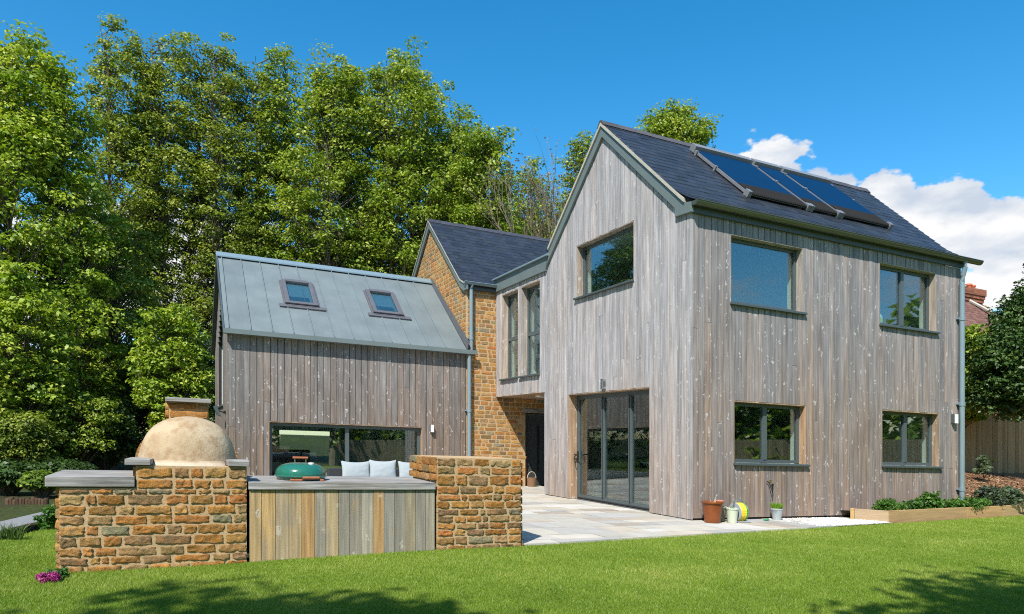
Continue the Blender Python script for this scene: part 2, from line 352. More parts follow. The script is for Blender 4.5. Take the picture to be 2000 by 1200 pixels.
# columns of a wall with rectangular openings and a sloping top
def wall_columns(mb, axis, face, d0, d1, edges, bottom, top, openings, tintf, joints=0.0, gap=0.0, jit=0.0):
    for i in range(len(edges)-1):
        a0, a1 = edges[i], edges[i+1]-gap
        cuts = sorted({a0, a1, *[x for o in openings for x in (o[0], o[1]) if a0 < x < a1]})
        t = tintf(i); dj = R.uniform(-jit, jit)
        jz = R.uniform(bottom+0.8, bottom+5) if R.random() < joints else None
        for b0, b1 in zip(cuts[:-1], cuts[1:]):
            if b1-b0 < 1e-4: continue
            mid = (b0+b1)/2; tz = min(top(b0), top(b1)); spans = [(bottom, None)]
            for o in sorted((o for o in openings if o[0]-1e-6 < mid < o[1]+1e-6), key=lambda o: o[2]):
                s0, s1 = spans.pop()
                if o[2] > s0+1e-4: spans.append((s0, o[2]))
                spans.append((o[3], s1))
            for s0, s1 in spans:
                segs = [(s0, s1, t)]
                hi = s1 if s1 is not None else tz
                if jz is not None and s0+0.2 < jz < hi-0.2:
                    segs = [(s0, jz-0.006, t), (jz, s1, tintf(i+500))]
                for q0, q1, tt in segs:
                    e0 = top(b0) if q1 is None else q1; e1 = top(b1) if q1 is None else q1
                    if max(e0, e1) - q0 < 0.01: continue
                    A = [pt(axis, b0, d0+dj, q0, face), pt(axis, b1, d0+dj, q0, face), pt(axis, b1, d1+dj, q0, face), pt(axis, b0, d1+dj, q0, face),
                         pt(axis, b0, d0+dj, max(e0, q0+0.001), face), pt(axis, b1, d0+dj, max(e1, q0+0.001), face), pt(axis, b1, d1+dj, max(e1, q0+0.001), face), pt(axis, b0, d1+dj, max(e0, q0+0.001), face)]
                    mb.hexa(A, tt)
def board_edges(a0, a1, w):
    n = max(1, round((a1-a0)/w)); e = [a0]
    for i in range(n): e.append(a0 + (a1-a0)*(i+1)/n + (R.uniform(-0.008, 0.008) if i < n-1 else 0))
    return e
def clad(name, parent, axis, face, a0, a1, bottom, top, openings, mat, w=0.15, brown=None, core=True, joints=0.35, label=None):
    tc = {}
    def tf(i):
        if i not in tc: tc[i] = (R.random(), R.uniform(-0.12, 0.12), R.random())
        return tc[i]
    mb = MB(); wall_columns(mb, axis, face, 0.0, 0.03, board_edges(a0, a1, w), bottom, top, openings, tf, joints, 0.014, 0.004)
    o = mb.build(name, mat, parent)
    if label: o['label'] = label
    if core:
        ce = sorted({a0+0.02, a1-0.02, *[x for p in openings for x in (p[0], p[1])], *core_breaks(axis, a0, a1)})
        t2 = lambda a: top(a)-0.04
        mb = MB(); wall_columns(mb, axis, face, 0.036, 0.12, ce, bottom+0.03, t2, openings, lambda i: (1, 1, 1)); mb.build('wall_membrane', 'membrane', o)
        mb = MB(); wall_columns(mb, axis, face, 0.122, 0.42, ce, bottom+0.03, t2, openings, lambda i: (1, 1, 1)); mb.build('wall_lining', 'plaster', o)
    return o
def core_breaks(axis, a0, a1): return [x for x in (3.05, 12.42) if a0 < x < a1 and axis == 'v']

def frame_bars(mb, axis, face, d0, d1, a0, a1, z0, z1, w, mull=(), mw=0.09, transom=()):
    def bx(x0, x1, y0, y1, e0=d0, e1=d1):
        p = [pt(axis, x0, e0, y0, face), pt(axis, x1, e0, y0, face), pt(axis, x1, e1, y0, face), pt(axis, x0, e1, y0, face),
             pt(axis, x0, e0, y1, face), pt(axis, x1, e0, y1, face), pt(axis, x1, e1, y1, face), pt(axis, x0, e1, y1, face)]
        mb.hexa(p)
    bx(a0, a0+w, z0, z1); bx(a1-w, a1, z0, z1); bx(a0+w, a1-w, z0, z0+w); bx(a0+w, a1-w, z1-w, z1)
    for x in mull: bx(x-mw/2, x+mw/2, z0+w, z1-w, d0-0.012, d1)
    for y in transom: bx(a0+w, a1-w, y-mw/2, y+mw/2, d0-0.01, d1-0.002)
    return bx
def slab_box(axis, face, a0, a1, d0, d1, z0, z1):
    mb = MB()
    mb.hexa([pt(axis, a0, d0, z0, face), pt(axis, a1, d0, z0, face), pt(axis, a1, d1, z0, face), pt(axis, a0, d1, z0, face),
             pt(axis, a0, d0, z1, face), pt(axis, a1, d0, z1, face), pt(axis, a1, d1, z1, face), pt(axis, a0, d1, z1, face)]); return mb
def window(parent, axis, face, a0, a1, z0, z1, mull=(), depth=0.16, fw=0.065, sill=True, transom=(), label=None, handle=False, reveal='reveal'):
    mb = MB(); e = 0.004
    frame_bars(mb, axis, face, depth, depth+0.07, a0+0.024, a1-0.024, z0+0.01, z1-0.024, fw, mull, 0.1, transom)
    o = mb.build('window', 'anthracite', parent)
    if label: o['label'] = label
    slab_box(axis, face, a0+0.03, a1-0.03, depth+0.028, depth+0.046, z0+0.02, z1-0.03).build('pane', 'glass', o)
    mb = MB()
    for (x0, x1, y0, y1) in ((a0, a0+0.022, z0, z1), (a1-0.022, a1, z0, z1), (a0+0.022, a1-0.022, z1-0.022, z1)):
        t = (R.random(), R.uniform(0, .2), R.random())
        mb.hexa([pt(axis, x0, e, y0, face), pt(axis, x1, e, y0, face), pt(axis, x1, depth-0.002, y0, face), pt(axis, x0, depth-0.002, y0, face),
                 pt(axis, x0, e, y1, face), pt(axis, x1, e, y1, face), pt(axis, x1, depth-0.002, y1, face), pt(axis, x0, depth-0.002, y1, face)], t)
    mb.build('reveal', reveal, o)
    if sill: slab_box(axis, face, a0-0.01, a1+0.05, -0.07, depth, z0-0.045, z0).build('sill', 'dark_fascia', o, bevel=0.004)
    if handle:
        mb = MB(); x = mull[0]-0.1; zz = (z0+z1)/2
        mb.tube([pt(axis, x, depth+0.09, zz, face), pt(axis, x, depth+0.13, zz, face), pt(axis, x, depth+0.13, zz-0.12, face)], 0.012, 6)
        mb.build('handle', 'black', o)
    return o

# rough coursed stonework
STONES = [((0.36, 0.175, 0.05), 4), ((0.32, 0.145, 0.04), 4), ((0.38, 0.21, 0.07), 3), ((0.32, 0.205, 0.09), 2.5), ((0.22, 0.19, 0.115), 1.3), ((0.22, 0.135, 0.065), 3), ((0.37, 0.145, 0.04), 0.8), ((0.27, 0.17, 0.075), 2)]
def stone_col(dim=1.0):
    c = R.choices([s[0] for s in STONES], [s[1] for s in STONES])[0]; k = R.uniform(0.85, 1.2)*dim
    return tuple(min(1, x*k*R.uniform(0.94, 1.06)) for x in c)
def stone_block(mb, axis, face, a0, a1, z0, z1, proud, grid, rough, col, back=0.012):
    nx, nz = grid; seed = R.uniform(0, 1000); b = len(mb.v); w = a1-a0; h = z1-z0
    jt = [R.uniform(-1, 1)*rough*0.6 for _ in range(8)]
    for j in range(nz+1):
        for i in range(nx+1):
            s = 0 if i == 0 else 1 if i == nx else 0.035+0.93*(i-1)/(nx-2) if nx > 2 else 0.5
            t = 0 if j == 0 else 1 if j == nz else 0.06+0.88*(j-1)/(nz-2) if nz > 2 else 0.5
            es, et = 2*s-1, 2*t-1
            edge = max(abs(es), abs(et)) > 0.999
            prof = (1-abs(es)**14)*(1-abs(et)**12)
            nz_ = mnoise.noise((a0*3+s*w*9+seed, seed, t*h*9)) ; n2 = mnoise.noise((s*w*24+seed, 3.1, t*h*24+seed))
            d = back if edge else -proud*(0.55+0.45*prof) - rough*(0.7*nz_+0.7*n2)
            # ragged outline
            ra = rough*1.0*mnoise.noise((seed+et*2, es*3, 7)) + (jt[0]*(1-s)+jt[1]*s)*0.5
            rz = rough*0.9*mnoise.noise((seed+es*2, et*3, 17)) + (jt[2]*(1-s)+jt[3]*s)*0.5
            k = 0.94 if (edge) else 0.985
            ps = 0.5+es*0.5*(1.0 if edge else k); ptt = 0.5+et*0.5*(1.0 if edge else k)
            mb.v.append(pt(axis, a0+ps*w+ra, d, z0+ptt*h+rz, face))
    fs = []
    for j in range(nz):
        for i in range(nx):
            q = j*(nx+1)+i; fs.append((q, q+1, q+nx+2, q+nx+1))
    mb.idx(b, fs, col)
def stones(mb, axis, face, a0, a1, z0, z1, ch=(0.12, 0.16), ln=(0.2, 0.42), proud=0.03, grid=(6, 4), rough=0.012, joint=0.018, inside=None, dim=1.0):
    z = z0
    while z < z1-0.04:
        h = R.uniform(*ch)
        if z1-(z+h) < ch[0]*0.6: h = z1-z
        a = a0
        while a < a1-0.02:
            w = R.uniform(*ln)*(0.55 if R.random() < 0.22 else 1)
            if a1-(a+w) < ln[0]*0.45: w = a1-a
            if inside is None or inside(a+w/2, z+h/2, w, h):
                stone_block(mb, axis, face, a+joint/2, a+w-joint/2, z+joint/2, z+h-joint/2, proud, grid, rough, stone_col(dim))
            a += w
        z += h

# slates laid in courses on a roof slope: plane z = zf(v)
def slates(mb, u0, u1, v0, v1, zf, ue=None, course=0.165, w=0.25, sgn=1, skip=None):
    L = abs(v1-v0); n = max(1, round(L/course)); row = 0
    for i in range(n):
        va = v0+(v1-v0)*i/n; vb = v0+(v1-v0)*(i+1)/n+(0.02 if v1 > v0 else -0.02)
        off = (i % 2)*w*0.5; a = u0-off; top_end = u1 if ue is None else ue(va)
        while a < top_end-0.01:
            b = min(a+w-0.006, top_end); a_ = max(a, u0)
            if b-a_ > 0.015:
                k = R.uniform(0.72, 1.25); c = (0.027*k, 0.031*k, 0.040*k*R.uniform(0.9, 1.1)); lift = 0.017+R.uniform(-0.003, 0.005)
                za, zb = zf(va), zf(vb)
                mb.hexa([(a_, va, za+lift-0.012), (b, va, za+lift-0.012), (b, vb, zb-0.008), (a_, vb, zb-0.008),
                         (a_, va, za+lift), (b, va, za+lift), (b, vb, zb+0.003), (a_, vb, zb+0.003)], c)
            a += w

# ================================================================ THE HOUSE
H = thing('house', 'modern house of grey timber and golden stone with slate and zinc roofs', 'house', (0, 0, 0))
MAIN_M = 0.877
def zmain(v):
    if v > 3.05: v = 6.10 - v
    return 5.995 + MAIN_M*v if v >= 0.36 else 6.311 - 0.60*(0.36-v)
W1 = (0.95, 2.88, 4.22, 5.56); W2 = (5.17, 7.08, 4.215, 5.585); W3 = (1.035, 2.965, 1.10, 2.32); W4 = (5.245, 7.18, 1.115, 2.345)
clad('wall', H, 'u', 0.0, 0.034, 7.98, 0.035, lambda a: 5.80, [W1, W2, W3, W4], 'clad_long', label='long grey timber facade with four windows')
DOOR = (1.31, 4.69, 0.0, 2.59); GW = (1.87, 4.28, 4.90, 6.165); S1 = (6.205, 7.385, 3.21, 5.73); S2 = (7.56, 8.69, 3.21, 5.73)
clad('wall', H, 'v', 0.0, 0.0, 5.95, 0.012, lambda v: 8.50 - MAIN_M*abs(v-3.05), [DOOR, GW], 'clad_gable', label='pale silver timber gable')
clad('wall', H, 'v', 0.0, 5.954, 9.12, 2.70, lambda v: 5.93, [S1, S2], 'clad_gable', label='timber link wall raised above the side entrance')
# plain end and rear walls
mb = MB()
for i, a in enumerate(board_edges(0.3, 5.9, 0.17)[:-1]):
    mb.box(7.95+0.2*a, 7.985+0.2*a, a, a+0.158, 0.03, 5.7, (R.random(), 0, R.random()))
mb.prism([(7.96, 0.1, 5.6), (8.6, 3.05, 8.4), (8.9, 5.9, 5.7)], (0.0, 0.02, 0.0), (0.5, 0, 0.3))
mb.prism([(8.0, 0.1, 5.65), (8.55, 3.05, 8.45), (9.1, 6.0, 5.65)], (0.05, 0, 0), (0.5, 0, 0.3))
mb.build('wall', 'clad_long', H)
mb = MB()
for i, a in enumerate(board_edges(0.02, 8.9, 0.17)[:-1]): mb.box(a, a+0.158, 5.96, 5.99, 0.012, 6.2 if a > 4.1 else 2.70, (R.random(), 0, R.random()))
mb.build('wall', 'clad_gable', H)
mb = MB(); mb.box(7.55, 7.94, 0.44, 5.94, 0.0, 6.2); mb.box(0.44, 7.54, 5.52, 5.94, 0, 6.2); mb.box(4.2, 4.3, 0.44, 5.58, 2.96, 6.2)
mb.build('inner_wall', 'plaster', H)
mb = MB(); mb.box(4.35, 4.45, 0.44, 5.51, 0.02, 2.74); mb.box(0.44, 4.34, 5.49, 5.515, 0.02, 2.74); mb.build('inner_wall', 'kitchen', H)  # kitchen walls coloured dark so the room looks dim behind the glass
mb = MB(); mb.box(0.43, 7.54, 0.43, 5.59, 2.75, 2.93); mb.box(0.43, 7.54, 0.60, 5.50, 6.21, 6.26); mb.build('ceiling', 'plaster', H)
mb = MB(); mb.box(0.13, 7.54, 0.13, 5.59, -0.02, 0.012); mb.box(0.43, 7.54, 0.43, 5.59, 2.932, 2.95); mb.build('floor', 'floor', H)

w = window(H, 'u', 0.0, *W1, reveal='reveal_grey', label='large square upper window of one pane')
w = window(H, 'u', 0.0, *W2, reveal='reveal_grey', mull=(6.115,), handle=True, label='upper window of two panes near the downpipe')
w = window(H, 'u', 0.0, *W3, mull=(1.99,), handle=True, label='lower window of two panes above the flower pots')
w = window(H, 'u', 0.0, *W4, mull=(6.22,), handle=True, label='lower window of two panes above the planter')
w = window(H, 'v', 0.0, *GW, reveal='reveal_grey', depth=0.17, label='wide window high in the timber gable')
window(H, 'v', 0.0, *S1, reveal='reveal_grey', depth=0.2, transom=(4.40,), fw=0.05); window(H, 'v', 0.0, *S2, reveal='reveal_grey', depth=0.2, transom=(4.40,), fw=0.05)
d = window(H, 'v', 0.0, 1.31, 4.69, 0.005, 2.59, mull=(3.47, 2.365), depth=0.24, fw=0.10, sill=False, label='three leaf glazed folding door')
d.name = 'folding_door'
mb = MB()
for x in (3.47, 2.365): mb.box(0.218, 0.226, x-0.006, x+0.006, 0.1, 2.5)
mb.box(0.20, 0.225, 1.41, 4.59, 0.03, 0.05); mb.build('door_seal', 'black', d)
mb = MB(); mb.tube([(0.24, 4.60, 1.10), (0.13, 4.60, 1.10), (0.13, 4.42, 1.10)], 0.016, 6); mb.tube([(0.2, 4.60, 1.10), (0.13, 4.59, 1.05), (0.12, 4.60, 0.96), (0.12, 4.56, 0.90)], 0.014, 6)
mb.box(0.215, 0.24, 4.57, 4.63, 0.98, 1.18); mb.build('handle', 'black', d)

# roof of the main block
rf = MB(); slates(rf, -0.09, 8.6, -0.09, 3.03, zmain, ue=lambda v: 7.97+0.2*v); slates(rf, -0.09, 8.6, 5.70, 3.07, zmain, ue=lambda v: 7.97+0.2*v)
roof = rf.build('roof', 'slate', H); roof['label'] = 'main dark slate roof carrying the solar collectors'
mb = MB(); prof = [(-0.05, zmain(-0.05)-0.03), (0.36, zmain(0.36)-0.03), (3.05, zmain(3.05)-0.03), (5.70, zmain(5.70)-0.03), (5.70, zmain(5.7)-0.14), (3.05, zmain(3.05)-0.15), (0.36, zmain(0.36)-0.14), (-0.05, zmain(-0.05)-0.08)]
b = mb.pts([(-0.03, v, z) for v, z in prof]); mb.pts([(7.94+0.2*v, v, z) for v, z in prof]); n = len(prof)
mb.idx(b, [tuple(range(n)), tuple(range(2*n-1, n-1, -1))] + [(i, (i+1) % n, n+(i+1) % n, n+i) for i in range(n)]); mb.build('roof_deck', 'membrane', roof)
mb = MB(); u = -0.1
while u < 8.55:
    k = R.uniform(0.8, 1.3); c = (0.075*k, 0.068*k, 0.066*k); e = min(u+0.435, 8.58); zz = zmain(3.05)+R.uniform(-0.004, 0.006)
    mb.prism([(u, 2.90, zz-0.095), (u, 3.02, zz+0.045), (u, 3.08, zz+0.045), (u, 3.20, zz-0.095), (u, 3.17, zz-0.11), (u, 3.05, zz+0.01), (u, 2.93, zz-0.11)], (e-u, 0, 0), c); u += 0.443
mb.build('ridge_tiles', 'slate', roof)
def rake(pts, dz0, dz1, u0, u1, mat, name, parent):
    mb = MB()
    for (a, b) in zip(pts[:-1], pts[1:]):
        p = [(u0, a[0], a[1]+dz0), (u0, b[0], b[1]+dz0), (u0, b[0], b[1]+dz1), (u0, a[0], a[1]+dz1)]; mb.prism(p, (u1-u0, 0, 0))
    return mb.build(name, mat, parent)
rake([(0.12, 6.105), (0.36, 6.315), (3.05, 8.675)], -0.075, 0.0, -0.098, -0.004, 'verge', 'verge', roof)
rake([(3.05, 8.675), (5.60, 6.43)], -0.075, 0.0, -0.098, -0.004, 'verge', 'verge', roof)
mb = MB(); q = lambda l: [(-0.062, a, b) for a, b in l]
mb.prism(q([(0.12, 6.028), (0.36, 6.238), (3.05, 8.598), (3.05, 8.36), (0.42, 6.00), (0.42, 5.83), (-0.07, 5.80), (-0.07, 5.99)]), (0.06, 0, 0))
mb.prism(q([(3.05, 8.598), (5.62, 6.35), (5.80, 5.94), (3.05, 8.36)]), (0.06, 0, 0)); mb.build('bargeboard', 'fascia', roof, bevel=0.003)
mb = MB(); mb.box(0.0, 7.97, -0.062, -0.001, 5.802, 5.985); mb.build('fascia', 'dark_fascia', roof)
def half_gutter(u0, u1, v, z, r=0.085):
    mb = MB(); A = [PI*(1+i/8) for i in range(9)]
    outer = [(u0, v+r*math.cos(a), z+r*math.sin(a)) for a in A]; inner = [(u0, v+(r-0.012)*math.cos(a), z+(r-0.012)*math.sin(a)) for a in reversed(A)]
    for i in range(8): mb.prism([outer[i], outer[i+1], inner[7-i], inner[8-i]], (u1-u0, 0, 0))
    mb.tube([(u0, v-r, z), (u1, v-r, z)], 0.013, 6)
    x = u0+1.9
    while x < u1-0.3:
        ring = [(x, v+(r+0.004)*math.cos(a), z+(r+0.004)*math.sin(a)) for a in A]
        for i in range(8): mb.prism([ring[i], ring[i+1], outer[i+1][:0] or (x, v+(r-0.002)*math.cos(A[i+1]), z+(r-0.002)*math.sin(A[i+1])), (x, v+(r-0.002)*math.cos(A[i]), z+(r-0.002)*math.sin(A[i]))], (0.05, 0, 0))
        x += 2.1
    mb.prism([(u0-0.006, v+r*math.cos(a), z+r*math.sin(a)) for a in A], (0.006, 0, 0)); mb.prism([(u1, v+r*math.cos(a), z+r*math.sin(a)) for a in A], (0.006, 0, 0)); return mb
half_gutter(-0.06, 8.42, -0.165, 5.985).build('gutter', 'gutter', roof)
def downpipe(path, r, rings, parent, v):
    mb = MB(); mb.tube(path, r, 14)
    o = mb.build('downpipe', 'pipe', parent, smooth=True)
    for (u, vv, z) in rings:
        mb = MB(); mb.tube([(u, vv, z), (u, vv, z+0.09)], r+0.012, 14); mb.box(u-0.10, u-0.02, vv+0.02, v, z+0.03, z+0.06); mb.build('pipe_bracket', 'pipe', o, smooth=True)
    return o
downpipe([(7.872, -0.09, 0.0), (7.872, -0.09, 5.45), (7.872, -0.11, 5.60), (7.872, -0.16, 5.78), (7.872, -0.165, 5.93)], 0.056, [(7.872, -0.09, 0.55), (7.872, -0.09, 2.55), (7.872, -0.09, 4.55)], H, 0.0)
# link block: zinc fascia, coping, flat roof, soffit
mb = MB(); mb.box(-0.064, -0.003, 5.79, 7.235, 5.872, 6.22); mb.box(-0.060, -0.003, 7.239, 9.10, 5.872, 6.22); mb.prism(q([(5.58, 6.22), (5.79, 6.22), (5.79, 5.90)]), (0.06, 0, 0)); lf = mb.build('link_fascia', 'fascia', H)
mb = MB(); mb.box(-0.13, 0.2, 5.60, 9.14, 6.222, 6.265); mb.prism([(-0.13, 5.60, 6.265), (0.2, 5.60, 6.265), (0.03, 5.60, 6.345)], (0, 3.56, 0)); mb.build('coping', 'pipe', lf)
mb = MB(); mb.box(0.2, 4.2, 5.98, 9.1, 6.15, 6.24); mb.build('flat_roof', 'flashing', lf)
mb = MB(); v = 5.96
while v < 9.1: mb.box(0.0, 3.4, v, v+0.15, 2.702, 2.73, (R.random(), 0.1, R.random())); v += 0.158
sf = mb.build('soffit', 'reveal', H)
mb = MB(); mb.box(0.1, 4.2, 6.0, 9.1, 2.735, 2.95); mb.box(4.0, 4.2, 6.0, 9.1, 2.95, 6.1); mb.box(0.43, 4.0, 6.0, 6.1, 2.95, 6.1); mb.box(0.43, 4.0, 9.0, 9.1, 2.95, 6.1); mb.build('link_interior', 'plaster', H)
mb = MB(); mb.box(0.42, 0.66, 7.05, 7.30, 2.645, 2.70); mb.build('soffit_light', 'lampglow', H, bevel=0.01)

# wall lights
def wall_light(axis, face, a, z):
    o = slab_box(axis, face, a-0.045, a+0.045, -0.10, 0.0, z-0.115, z+0.115).build('wall_light', 'chrome', H, bevel=0.006)
    slab_box(axis, face, a-0.05, a-0.044, -0.08, -0.02, z-0.06, z+0.06).build('light_seam', 'anthracite', o); return o
o = wall_light('v', 0.0, 3.0, 2.74); o['label'] = 'steel wall light over the folding door'
def box_light(u, z, v):
    mb = MB(); mb.box(u-0.05, u+0.05, v-0.085, v, z-0.11, z+0.11); o = mb.build('wall_light', 'anthracite', H, bevel=0.004)
    mb = MB(); mb.box(u-0.042, u+0.046, v-0.115, v-0.087, z-0.105, z+0.105); mb.build('diffuser', 'lampglow', o); return o
o = box_light(7.655, 2.24, 0.0); o['label'] = 'small wall light beside the long downpipe'

# ---- solar thermal collectors
def roofpt(u, v, h=0.0): return (u, v - h*0.66, zmain(v) + h*0.75)
def collector(u0, u1):
    mb = MB(); top, bot, cut = 2.54, 0.80, 1.17
    def bar(a, b, v0, v1, h0, h1): mb.hexa([roofpt(a, v0, h0), roofpt(b, v0, h0), roofpt(b, v1, h0), roofpt(a, v1, h0), roofpt(a, v0, h1), roofpt(b, v0, h1), roofpt(b, v1, h1), roofpt(a, v1, h1)])
    bar(u0-0.03, u1+0.03, top, top+0.15, 0.03, 0.19); bar(u0-0.02, u0+0.005, bot, top, 0.04, 0.10); bar(u1-0.005, u1+0.02, bot, top, 0.04, 0.10)
    bar(u0, u1, bot+0.02, bot+0.06, 0.05, 0.09); bar(u0, u1, 1.9, 1.95, 0.05, 0.09)
    for x in (u0-0.02, u1+0.02):
        for v in (bot+0.05, 1.8, top-0.1): bar(x-0.03, x+0.03, v, v+0.05, 0.0, 0.12)
        bar(x-0.045, x+0.045, bot-0.03, bot+0.08, 0.02, 0.15)
    o = mb.build('solar_collector', 'collector_frame', roof)
    n = round((u1-u0-0.06)/0.056)
    t = MB(); s = MB()
    for i in range(n):
        u = u0+0.05+(u1-u0-0.10)*i/(n-1)
        t.tube([roofpt(u, top+0.02, 0.10), roofpt(u, cut, 0.10)], 0.0255, 8); s.tube([roofpt(u, cut, 0.10), roofpt(u, bot+0.02, 0.10), roofpt(u, bot-0.01, 0.085)], [0.029, 0.029, 0.016], 7)
    t.build('glass_tubes', 'bluetube', o, smooth=True); s.build('tube_sleeves', 'rubber', o, smooth=True); return o
collector(2.15, 3.82)['label'] = 'solar collector nearest the gable'; collector(3.96, 4.76)['label'] = 'narrow middle solar collector'; collector(4.90, 6.48)['label'] = 'solar collector farthest from the gable'

# ---- stone middle block
SB, SU = 9.13, -0.955
def zst(v):
    if v > 12.42: return 8.79 - 0.857*(v-12.42)
    return 8.79 - 0.857*(12.42-v) if v >= 9.42 else 6.22 - 0.42*(9.42-v)
E_ = (1.0, 2.25, 0.0, 2.28)
mb = MB(); stones(mb, 'u', SB, SU+0.02, 3.3, 0.0, 5.92, (0.11, 0.15), (0.18, 0.42), 0.014, (4, 4), 0.010, 0.026, dim=1.12, inside=lambda a, z, w, h: not (E_[0] < a+w*0.3 and a-w*0.3 < E_[1] and z < E_[3]))
sw = mb.build('stone_wall', 'stone', H, smooth=True, sharp=50); sw['label'] = 'golden stone wall around the side entrance'
mb = MB(); mb.box(SU+0.03, E_[0], SB-0.005, SB+0.35, 0, 5.95); mb.box(E_[0], E_[1], SB-0.005, SB+0.35, E_[3], 5.95); mb.box(E_[1], 3.4, SB-0.005, SB+0.35, 0, 5.95); mb.build('mortar', 'mortar', sw)
mb = MB(); stones(mb, 'v', SU, SB+0.03, 15.7, 3.2, 8.6, (0.11, 0.15), (0.18, 0.42), 0.014, (4, 4), 0.010, 0.026, dim=1.12, inside=lambda a, z, w, h: z+h*0.4 < zst(a)-0.14)
for zc_ in np.arange(0.0, 3.3, 0.15): stone_block(mb, 'v', SU, SB+0.01, SB+0.3, zc_, zc_+0.135, 0.02, (2, 2), 0.01, stone_col())
gw_ = mb.build('stone_wall', 'stone', H, smooth=True, sharp=50); gw_['label'] = 'golden stone gable above the zinc roof'
mb = MB(); mb.prism([(SU-0.005, SB+0.02, 0.0), (SU-0.005, 15.7, 0.0), (SU-0.005, 15.7, 5.85), (SU-0.005, 12.42, zst(12.42)-0.1), (SU-0.005, SB+0.02, 5.9)], (0.3, 0, 0)); mb.build('mortar', 'mortar', gw_)
mb = MB(); mb.box(3.1, 3.4, SB+0.35, 15.7, 0, 6); mb.box(SU+0.3, 3.4, 15.4, 15.7, 0, 5.8); mb.build('rear_wall', 'mortar', H)
mb = MB(); slates(mb, -1.065, 4.3, 8.98, 12.40, zst); slates(mb, -1.065, 4.3, 15.85, 12.44, zst); r2 = mb.build('roof', 'slate', H); r2['label'] = 'smaller dark slate roof over the stone gable'
mb = MB(); prof = [(9.0, zst(9.0)-0.03), (9.42, zst(9.42)-0.03), (12.42, 8.76), (15.8, zst(15.8)-0.03), (15.8, zst(15.8)-0.13), (12.42, 8.62), (9.42, zst(9.42)-0.14), (9.0, zst(9.0)-0.1)]
mb.prism([(-0.98, v, z) for v, z in prof], (5.2, 0, 0)); mb.build('roof_deck', 'membrane', r2)
mb = MB(); u = -1.07
while u < 4.2:
    k = R.uniform(0.8, 1.3); zz = 8.79; mb.prism([(u, 12.27, zz-0.095), (u, 12.39, zz+0.045), (u, 12.45, zz+0.045), (u, 12.57, zz-0.095), (u, 12.54, zz-0.11), (u, 12.42, zz+0.01), (u, 12.30, zz-0.11)], (0.436, 0, 0), (0.05*k, 0.052*k, 0.062*k)); u += 0.443
mb.build('ridge_tiles', 'slate', r2)
rake([(9.08, 6.075), (9.42, 6.22), (12.42, 8.79), (15.8, 5.90)], -0.05, 0.0, -1.07, -0.965, 'verge', 'verge', r2)
rake([(9.16, 6.09), (9.42, 6.22), (12.42, 8.79), (15.8, 5.90)], -0.27, -0.052, -1.04, -0.985, 'fascia', 'bargeboard', r2)
mb = MB(); mb.box(-1.035, -0.98, 8.93, 9.24, 5.83, 6.02); mb.build('box_end', 'fascia', r2)
half_gutter(-1.10, -0.065, 8.955, 6.055, 0.07).build('gutter', 'pipe', r2)
mb = MB(); mb.box(-0.975, -0.07, 9.03, 9.10, 5.86, 6.03); mb.build('fascia', 'dark_fascia', r2)
downpipe([(-0.845, 9.02, 4.03), (-0.845, 9.02, 5.85), (-0.845, 8.96, 6.0)], 0.058, [(-0.845, 9.02, 4.35)], H, 9.13)
downpipe([(-0.925, 8.98, 0.0), (-0.925, 8.98, 3.9)], 0.060, [(-0.925, 8.98, 2.2)], H, 9.13)
mb = MB(); mb.box(E_[0]-0.12, E_[1]+0.12, SB-0.02, SB+0.1, E_[3], E_[3]+0.13); mb.build('lintel', 'slab', sw)
# side entrance, a dark panel standing in for the unlit hall
mb = MB(); mb.box(E_[0]+0.02, E_[0]+0.1, SB+0.16, SB+0.23, 0.0, 2.26); mb.box(E_[1]-0.1, E_[1]-0.02, SB+0.16, SB+0.23, 0, 2.26); mb.box(E_[0]+0.1, E_[1]-0.1, SB+0.16, SB+0.23, 2.18, 2.26)
ed = mb.build('side_door', 'anthracite', H); ed['label'] = 'grey side entrance door under the timber link'
mb = MB(); mb.box(E_[0]+0.1, E_[1]-0.1, SB+0.18, SB+0.215, 0.03, 2.18); mb.build('dark_hall_panel', 'kitchen', ed)
mb = MB(); mb.box(1.50, 1.56, SB+0.15, SB+0.178, 0.45, 1.85); mb.build('handle', 'black', ed)

# ---- timber wing with zinc roof
BV, BU0, BU1 = 9.13, -7.60, -0.975
BW = (-6.59, -2.32, 0.02, 1.70)
clad('wall', H, 'u', BV, BU0+0.034, BU1, 0.0, lambda a: 3.92, [BW], 'clad_barn', w=0.172, label='brown grey timber wall of the zinc roofed wing')
def zb(v): return 4.04 + 0.7768*(v-8.98) if v <= 12.4 else 4.04 + 0.7768*(15.82-v)
gops = []
for i in range(17):
    a = 11.0+i*0.172; gops.append((a, a+0.172, 2.15, 4.15+0.85*(1.46-abs(a+0.086-12.46))))
clad('wall', H, 'v', BU0, BV, 15.67, 0.0, lambda v: zb(v)-0.14, gops, 'clad_barn', w=0.172, label='timber gable of the zinc roofed wing')
mb = MB(); frame_bars(mb, 'v', BU0, 0.14, 0.2, 11.02, 13.9, 2.16, 4.1, 0.07, (12.46,)); gwin = mb.build('window', 'anthracite', H); gwin['label'] = 'tall pointed window in the gable of the wing'
slab_box('v', BU0, 11.08, 13.84, 0.16, 0.18, 2.2, 4.1).build('pane', 'glass', gwin)
mb = MB(); mb.prism([(BU0+0.15, 11.02, 4.12), (BU0+0.15, 13.9, 4.12), (BU0+0.15, 12.46, 5.4)], (0.03, 0, 0), (0.5, 0.2, 0.4)); mb.build('infill_panel', 'reveal', gwin)
slab_box('v', BU0, 10.98, 13.95, -0.05, 0.14, 2.10, 2.148).build('sill', 'dark_fascia', gwin)
